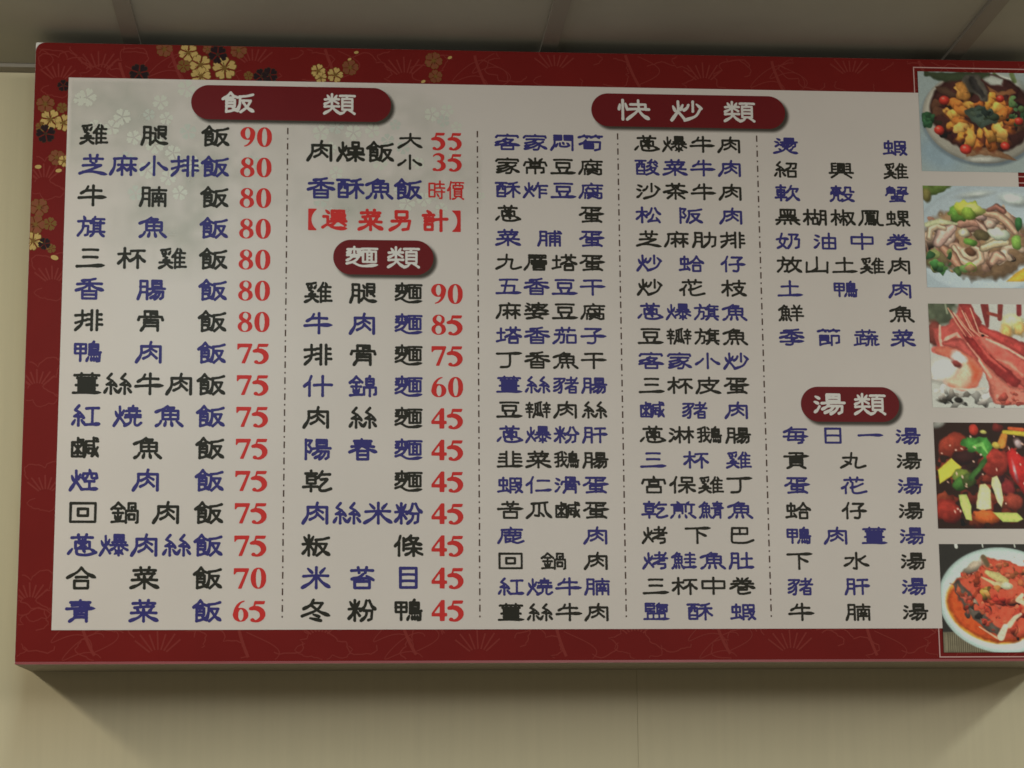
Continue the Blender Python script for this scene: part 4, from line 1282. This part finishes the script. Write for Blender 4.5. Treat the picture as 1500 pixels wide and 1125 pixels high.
p.build(PX0, TOPS[0], PWD, PHT, 'printed photo of a fried fish ringed by cherry tomatoes in a bowl')

# 2: sliced pork with cabbage
p = Paint(322, 120, PWD, PHT, UN, (136, 148, 153), 2)
p.ell(430, 120, 190, 70, -22, (88, 108, 48), 14, 12, .2)
p.ell(350, 200, 40, 60, 0, (104, 96, 52), 14, 8, .2)
p.ell(830, 560, 620, 455, -8, (146, 157, 162), 14, 0, .02, .04, -.06)
p.ell(760, 190, 130, 26, -8, (170, 176, 170), 30)
p.ell(1080, 230, 120, 50, 10, (168, 176, 170), 40)
p.ell(900, 850, 110, 40, -20, (172, 180, 178), 40)
p.ell(770, 600, 440, 300, 8, (118, 92, 66), 40, 20, .2)
p.ell(420, 690, 140, 150, 0, (98, 86, 58), 40, 20, .2)
p.scatter(60, 780, 560, 380, 250, (34, 80), [(172, 140, 118), (158, 120, 98), (140, 100, 80), (184, 158, 134), (120, 84, 66)], (.4, .8), 9, 10, .36)
p.scatter(22, 430, 600, 90, 170, (30, 66), [(172, 140, 118), (190, 170, 130), (140, 98, 80)], (.4, .8), 9, 10, .34)
for (x, y, a, b_, r_, c) in ((500, 560, 100, 66, -50, (190, 158, 140)), (700, 450, 110, 60, 10, (150, 112, 96)), (890, 380, 100, 46, 20, (176, 142, 122)), (868, 440, 44, 40, 0, (190, 160, 140)),
                            (1020, 400, 110, 46, 55, (172, 136, 112)), (610, 680, 110, 60, 40, (180, 142, 118)), (900, 590, 130, 56, -20, (186, 168, 132)), (910, 715, 72, 54, 20, (188, 150, 126)),
                            (690, 700, 105, 66, 20, (188, 160, 132)), (640, 520, 52, 44, 0, (196, 184, 150)), (780, 370, 60, 40, 0, (186, 150, 140))):
    p.ell(x, y, a, b_, r_, c, 9, 10, .1, .4)
p.ell(690, 672, 52, 36, 30, (104, 70, 50), 12, 8)
def strip(pts, w, c):
    p.line(pts, np.asarray(w) * 1.22, tuple(np.array(c) * .52), 14, .1, 0, 6)
    p.line(pts, w, c, 9, .12, .26, 5)
    p.line([(x - 5, y - 9) for x, y in pts], np.asarray(w) * .30, tuple(np.minimum(235, np.array(c) * 1.14)), 14, .06, 0, 4)


strip([(560, 640), (610, 740), (700, 790), (780, 740), (770, 660), (720, 630)], (40, 56, 60, 56, 44, 30), (190, 156, 128))
strip([(470, 650), (540, 720), (610, 820)], (60, 84, 40), (166, 118, 94))
strip([(430, 600), (480, 520), (560, 470)], (70, 110, 60), (182, 146, 132))
strip([(360, 560), (370, 490), (430, 460), (490, 480)], (30, 40, 44, 30), (186, 160, 130))
strip([(610, 440), (700, 420), (780, 440), (830, 500)], (60, 70, 50, 30), (152, 110, 92))
strip([(760, 420), (800, 460), (840, 510)], (20, 40, 20), (174, 134, 116))
strip([(830, 350), (930, 360), (1010, 420), (1080, 510)], (34, 60, 62, 40), (174, 136, 110))
strip([(860, 320), (930, 290), (990, 330)], (24, 44, 30), (142, 92, 78))
strip([(800, 640), (900, 600), (1000, 590)], (50, 66, 50), (184, 164, 128))
strip([(870, 760), (910, 700), (970, 730)], (50, 74, 34), (184, 142, 118))
p.line([(340, 450), (450, 420), (590, 440)], (40, 46, 20), (182, 184, 140), 10, .1, .2)
p.ell(600, 350, 80, 62, 40, (92, 134, 52), 10, 18, .2)
p.ell(680, 300, 110, 62, 10, (168, 176, 62), 10, 20, .22)
p.ell(740, 310, 90, 40, 15, (184, 190, 96), 9, 14, .2)
p.ell(690, 350, 60, 44, 60, (128, 156, 56), 9, 12, .2)
p.ell(940, 525, 98, 52, 10, (172, 182, 160), 9, 10, .1)
p.ell(800, 540, 80, 46, 20, (86, 76, 50), 12, 12, .2)
p.ell(690, 590, 66, 34, 15, (92, 138, 54), 8, 8, .2)
p.ell(1082, 590, 50, 66, 0, (110, 146, 62), 8, 10, .2)
p.ell(1110, 430, 24, 50, 0, (62, 118, 64), 8, 8, .2)
p.scatter(14, 430, 760, 110, 70, (26, 52), [(62, 112, 56), (50, 88, 52), (118, 124, 72), (80, 124, 58)])
p.ell(690, 800, 46, 40, 20, (132, 164, 60), 8, 8)
p.scatter(8, 600, 830, 130, 24, (20, 40), [(88, 116, 62), (140, 110, 76)])
p.poly([(980, 920), (1060, 850), (1140, 800), (1300, 800), (1300, 900), (1100, 920)], (196, 152, 46), 12)
p.build(PX0, TOPS[1], PWD, PHT, 'printed photo of sliced pork with green cabbage on a white plate')

# 3: boiled shrimp
p = Paint(345, 325, PWD, PHT, 210 / 1074 * .955, (158, 158, 150), 3)
p.ell(420, 380, 150, 140, 0, (76, 82, 64), 60, 20, .2, 0)
p.line([(480, 325), (492, 400)], 10, (140, 146, 118), 14)
p.ell(1010, 470, 90, 70, 0, (186, 186, 132), 30, 10)
p.ell(950, 545, 50, 60, 0, (202, 152, 84), 24, 10)
p.ell(1060, 520, 40, 50, 0, (206, 162, 92), 24, 10)
p.line([(790, 335), (800, 420), (804, 500)], (62, 52, 26), (112, 40, 38), 10)
p.line([(915, 335), (905, 440)], (42, 36), (112, 46, 40), 10)
p.line([(812, 396), (905, 420)], 26, (130, 54, 44), 10)
p.line([(1062, 330), (1060, 400)], 40, (112, 40, 40), 10)
p.ell(450, 860, 120, 100, 0, (190, 180, 168), 40, 10)
p.ell(380, 560, 60, 120, 0, (110, 52, 44), 20, 10)
p.scatter(26, 640, 1060, 330, 44, (30, 70), [(172, 166, 156), (150, 146, 138), (188, 178, 168), (130, 122, 112)], (.25, .5))
p.ell(550, 1082, 34, 22, 10, (40, 36, 32), 10)
p.ell(430, 1092, 46, 14, 10, (62, 58, 50), 12)
p.poly([(600, 330), (650, 330), (760, 500), (900, 560), (1080, 650), (1400, 800), (1400, 1120), (820, 1110), (780, 900), (560, 620), (400, 700), (370, 520), (500, 480)], (166, 70, 62), 16, 14, .14)
p.poly([(600, 330), (680, 330), (760, 470), (720, 520), (620, 420)], (150, 52, 48), 12, 8, .16)
p.poly([(720, 515), (760, 486), (900, 545), (1100, 640), (1400, 760), (1400, 860), (1080, 740), (900, 640), (780, 570)], (166, 58, 52), 12, 8, .16, .3, .2)
p.poly([(900, 640), (1080, 735), (1400, 850), (1400, 900), (1074, 770), (960, 700)], (92, 36, 34), 12, 6)
p.poly([(720, 590), (770, 556), (900, 640), (1090, 760), (1400, 900), (1400, 1120), (1090, 1010), (960, 870), (840, 760), (760, 668)], (184, 80, 68), 12, 10, .16, .3, .25)
p.line([(790, 600), (880, 640), (960, 680), (1080, 752)], (10, 22, 26, 18), (216, 150, 128), 14, .1, 0, 5)
p.line([(860, 760), (960, 790), (1060, 880)], (12, 30, 20), (204, 122, 100), 20, .1, 0, 8)
p.poly([(610, 575), (700, 596), (800, 715), (960, 845), (1040, 930), (1010, 985), (900, 930), (760, 790), (660, 670)], (132, 38, 36), 12, 8, .16, .2)
p.line([(690, 590), (800, 740), (930, 850)], (10, 26, 12), (182, 72, 62), 16, .1, 0, 6)
p.poly([(540, 560), (600, 590), (700, 690), (800, 830), (880, 905), (970, 980), (1080, 985), (1400, 1040), (1400, 1120), (830, 1115), (805, 960), (720, 800), (630, 680), (560, 610)], (202, 106, 88), 12, 10, .16, .3, .1)
p.line([(640, 640), (720, 760), (810, 900)], (14, 26, 14), (222, 146, 122), 14, .1, 0, 5)
p.scatter(16, 980, 1060, 150, 50, (14, 34), [(186, 84, 68), (214, 124, 104), (172, 72, 60)])
p.poly([(455, 612), (500, 590), (600, 620), (700, 740), (735, 830), (640, 760), (540, 690)], (166, 58, 52), 12, 6, .14)
p.line([(380, 690), (470, 700), (560, 740)], (50, 80, 40), (172, 82, 72), 12, .1, 0, 6)
p.line([(430, 500), (425, 600), (440, 660), (480, 600), (560, 560), (620, 640)], (16, 22, 30, 30, 22, 14), (216, 140, 120), 9)
p.line([(460, 640), (580, 640), (700, 760)], (40, 90, 40), (176, 74, 66), 12, .1, .3)
p.line([(380, 690), (470, 700), (560, 740)], (50, 80, 40), (172, 82, 72), 12)
p.line([(400, 690), (480, 706), (560, 730), (650, 790), (690, 860), (660, 930), (580, 975), (490, 960)], (50, 84, 90, 110, 130, 120, 80, 40), (196, 98, 76), 16, .1, .2, 5)
p.line([(620, 800), (610, 880), (560, 930), (480, 930)], (60, 120, 120, 60), (212, 152, 126), 50, .08, 0, 4)
p.line([(650, 790), (705, 860), (680, 920)], (30, 60, 30), (206, 78, 50), 40, .08, 0, 4)
p.ell(445, 840, 78, 66, 0, (196, 190, 180), 44, 8, .06, 0, 0)
p.ell(570, 750, 62, 40, 30, (204, 180, 174), 24, 8, .06, 0, 0)
p.ell(552, 800, 44, 18, 24, (132, 54, 50), 16, 6)
for q in range(9):
    x = 500 + 22 * q
    p.line([(x, 360 + 18 * (q % 4)), (x + 60, 470 + 10 * q), (x + 130, 580)], (7, 9, 5), [(212, 132, 104), (150, 52, 46), (220, 156, 128)][q % 3], 8)
p.ell(764, 575, 13, 10, 0, (40, 24, 24), 8)
p.line([(500, 990), (640, 1000), (760, 990)], (8, 16, 8), (206, 160, 142), 14)
p.build(PX0, TOPS[2], PWD, PHT, 'printed photo of pink boiled shrimp')

# 4: stir-fried beef and peppers
p = Paint(412, 155, PWD, PHT, UN, (46, 30, 24), 4)
p.ell(450, 170, 60, 30, -20, (130, 128, 120), 16)
p.scatter(70, 780, 620, 400, 320, (34, 86), [(96, 38, 28), (124, 46, 32), (70, 30, 26), (140, 58, 36), (54, 28, 30)], (.4, .8), 14, 12, .36)
p.ell(560, 340, 130, 90, -20, (136, 50, 34), 14, 12, .2)
p.ell(500, 870, 110, 86, 20, (134, 40, 30), 14, 12, .2)
p.ell(660, 440, 110, 56, -10, (54, 30, 28), 16, 10)
p.ell(900, 480, 120, 110, -40, (140, 44, 34), 14, 12, .2)
p.ell(1000, 690, 70, 60, 30, (116, 36, 36), 14, 10)
p.ell(1040, 790, 90, 70, 20, (128, 50, 36), 16, 10, .2)
p.poly([(430, 540), (545, 445), (625, 515), (600, 550), (440, 655)], (204, 184, 58), 9, 2, .05)
p.ell(620, 590, 80, 52, -20, (104, 120, 46), 12, 14, .2)
p.ell(600, 650, 70, 44, -20, (64, 108, 44), 10, 14, .2)
p.ell(680, 620, 50, 60, 0, (70, 86, 40), 12, 12, .2)
p.line([(700, 600), (760, 540), (810, 470)], (40, 50, 34), (62, 104, 46), 10, .2, .2, 8)
p.poly([(630, 330), (680, 270), (760, 280), (850, 260), (890, 350), (860, 400), (820, 450), (760, 390), (690, 370)], (62, 124, 50), 10, 14, .26)
p.line([(730, 350), (800, 330), (840, 400)], (20, 34, 10), (104, 164, 76), 12)
p.ell(740, 215, 36, 44, 10, (176, 52, 38), 8, 6)
p.ell(820, 232, 30, 18, 10, (186, 176, 88), 8, 4)
p.ell(930, 195, 46, 34, 0, (110, 38, 32), 10, 8)
p.line([(960, 330), (985, 260)], (70, 56), (200, 122, 46), 10, .1, .2)
p.line([(985, 230), (1080, 236), (1200, 250)], (30, 40, 44), (196, 172, 50), 9, .1, .2)
p.line([(1030, 200), (1140, 210)], (26, 30), (180, 74, 36), 9)
p.ell(920, 340, 40, 26, 20, (190, 160, 62), 9, 6)
p.poly([(1000, 400), (1045, 355), (1130, 430), (1300, 560), (1300, 760), (1120, 730), (1010, 560)], (166, 32, 30), 10, 4, .1, .25, .2)
p.ell(1060, 545, 14, 74, -12, (208, 150, 158), 14, 3)
p.ell(1095, 320, 30, 44, -30, (176, 150, 150), 18, 6)
p.poly([(590, 740), (655, 735), (690, 830), (688, 945), (640, 940), (600, 820)], (172, 186, 96), 9, 3, .08)
p.poly([(770, 660), (810, 650), (855, 700), (850, 850), (780, 870), (725, 850), (745, 740)], (202, 196, 134), 10, 4, .08)
p.poly([(870, 600), (910, 585), (940, 650), (955, 780), (935, 840), (905, 800), (862, 660)], (204, 200, 140), 9, 3, .08)
p.ell(810, 912, 110, 56, 8, (188, 84, 34), 10, 8, .15)
p.poly([(860, 878), (1060, 885), (1112, 935), (1060, 955), (940, 955)], (176, 188, 92), 9, 2, .06)
for q in range(34):
    x, y = p.rs.uniform(430, 1250), p.rs.uniform(240, 900)
    p.ell(x, y, p.rs.uniform(5, 13), p.rs.uniform(4, 8), p.rs.uniform(0, 90), (214, 160, 140), 10, 0, 0, 0, 0)
p.build(PX0, TOPS[3], PWD, PHT, 'printed photo of stir-fried meat with red and yellow peppers')

# 5: steamed fish head under chopped chilli
p = Paint(465, 95, PWD, PHT, UN, (44, 42, 38), 5)
p.poly([(465, 790), (1500, 790), (1500, 960), (465, 960)], (104, 96, 76), 10)
for q in range(40):
    p.line([(505 + 17 * q, 800), (505 + 17 * q, 960)], 6, (64, 58, 44), 5, 0)
for x in (600, 815, 1075):
    p.line([(x, 95), (x + 4, 118)], 26 if x == 600 else 10, (170, 172, 160), 6)
p.ell(960, 540, 520, 418, 4, (150, 168, 162), 10, 0, .02, .14, -.05)
p.ell(960, 530, 490, 392, 4, (166, 184, 174), 30, 0, .02, 0, -.05)
p.ell(860, 610, 372, 262, 20, (198, 130, 44), 16, 0, .05, 0, 0)
p.ell(868, 612, 360, 250, 20, (176, 66, 26), 22, 6, .12, .3, .1)
p.poly([(540, 410), (620, 370), (760, 320), (820, 200), (1000, 220), (1300, 300), (1300, 760), (1000, 840), (920, 840), (760, 740), (640, 600)], (176, 66, 44), 16, 16, .2)
p.poly([(545, 405), (620, 385), (720, 500), (800, 640), (930, 760), (910, 815), (840, 790), (700, 690), (640, 590), (580, 470)], (74, 66, 58), 14, 14, .3)
p.scatter(12, 760, 640, 90, 90, (20, 44), [(54, 48, 44), (120, 104, 88), (140, 120, 100)])
p.scatter(120, 900, 480, 280, 250, (14, 38), [(190, 70, 46), (170, 52, 36), (202, 92, 58), (156, 60, 34), (186, 84, 64)], (.35, .8), 8, 8, .3)
p.scatter(40, 980, 640, 200, 160, (14, 38), [(190, 66, 46), (168, 46, 34), (206, 96, 62)], (.35, .8), 8, 8, .3)
p.scatter(50, 1050, 330, 200, 120, (14, 34), [(186, 70, 48), (160, 84, 48), (196, 96, 66)], (.35, .8), 8, 8, .3)
p.ell(740, 270, 80, 34, -30, (166, 150, 128), 14, 12, .2)
p.line([(820, 200), (850, 260)], 40, (96, 80, 56), 14)
p.line([(840, 320), (930, 360), (1000, 390)], (40, 70, 40), (184, 168, 106), 10, .1, .2, 5)
p.line([(800, 360), (900, 410), (1030, 430)], (18, 34, 40), (190, 166, 120), 10, .1, .1, 4)
p.ell(1010, 430, 50, 34, 10, (176, 180, 146), 12, 8)
p.scatter(10, 860, 475, 70, 40, (16, 34), [(150, 116, 48), (120, 92, 40), (188, 120, 60)])
p.line([(1120, 500), (1080, 540), (1200, 600)], (30, 36, 30), (206, 168, 136), 10)
p.line([(1000, 740), (1050, 680), (1100, 650)], (44, 34, 20), (200, 160, 132), 12)
p.line([(930, 830), (970, 750)], (60, 44), (186, 172, 148), 10)
p.line([(760, 750), (900, 840)], (8, 16), (196, 140, 110), 8)
p.build(PX0, TOPS[4], PWD, PHT, 'printed photo of steamed fish head under chopped red chilli')

# thin pale frame lines round the photographs
YF = YC + .0001
for zt in TOPS:
    g = Flat()
    x0, x1, z1, z0 = PX0 - 5.6, PX0 + PWD + 5.6, zt + 6.2, zt - PHT - 6.2
    w = .8
    g.poly([(x0 - w, z1 - w), (x1 + w, z1 - w), (x1 + w, z1 + w), (x0 - w, z1 + w)], YF)
    g.poly([(x0 - w, z0 - w), (x1 + w, z0 - w), (x1 + w, z0 + w), (x0 - w, z0 + w)], YF)
    g.poly([(x0 - w, z0 + w), (x0 + w, z0 + w), (x0 + w, z1 - w), (x0 - w, z1 - w)], YF)
    g.poly([(x1 - w, z0 + w), (x1 + w, z0 + w), (x1 + w, z1 - w), (x1 - w, z1 - w)], YF)
    g.build('photo_frame_line', [M_line], board)
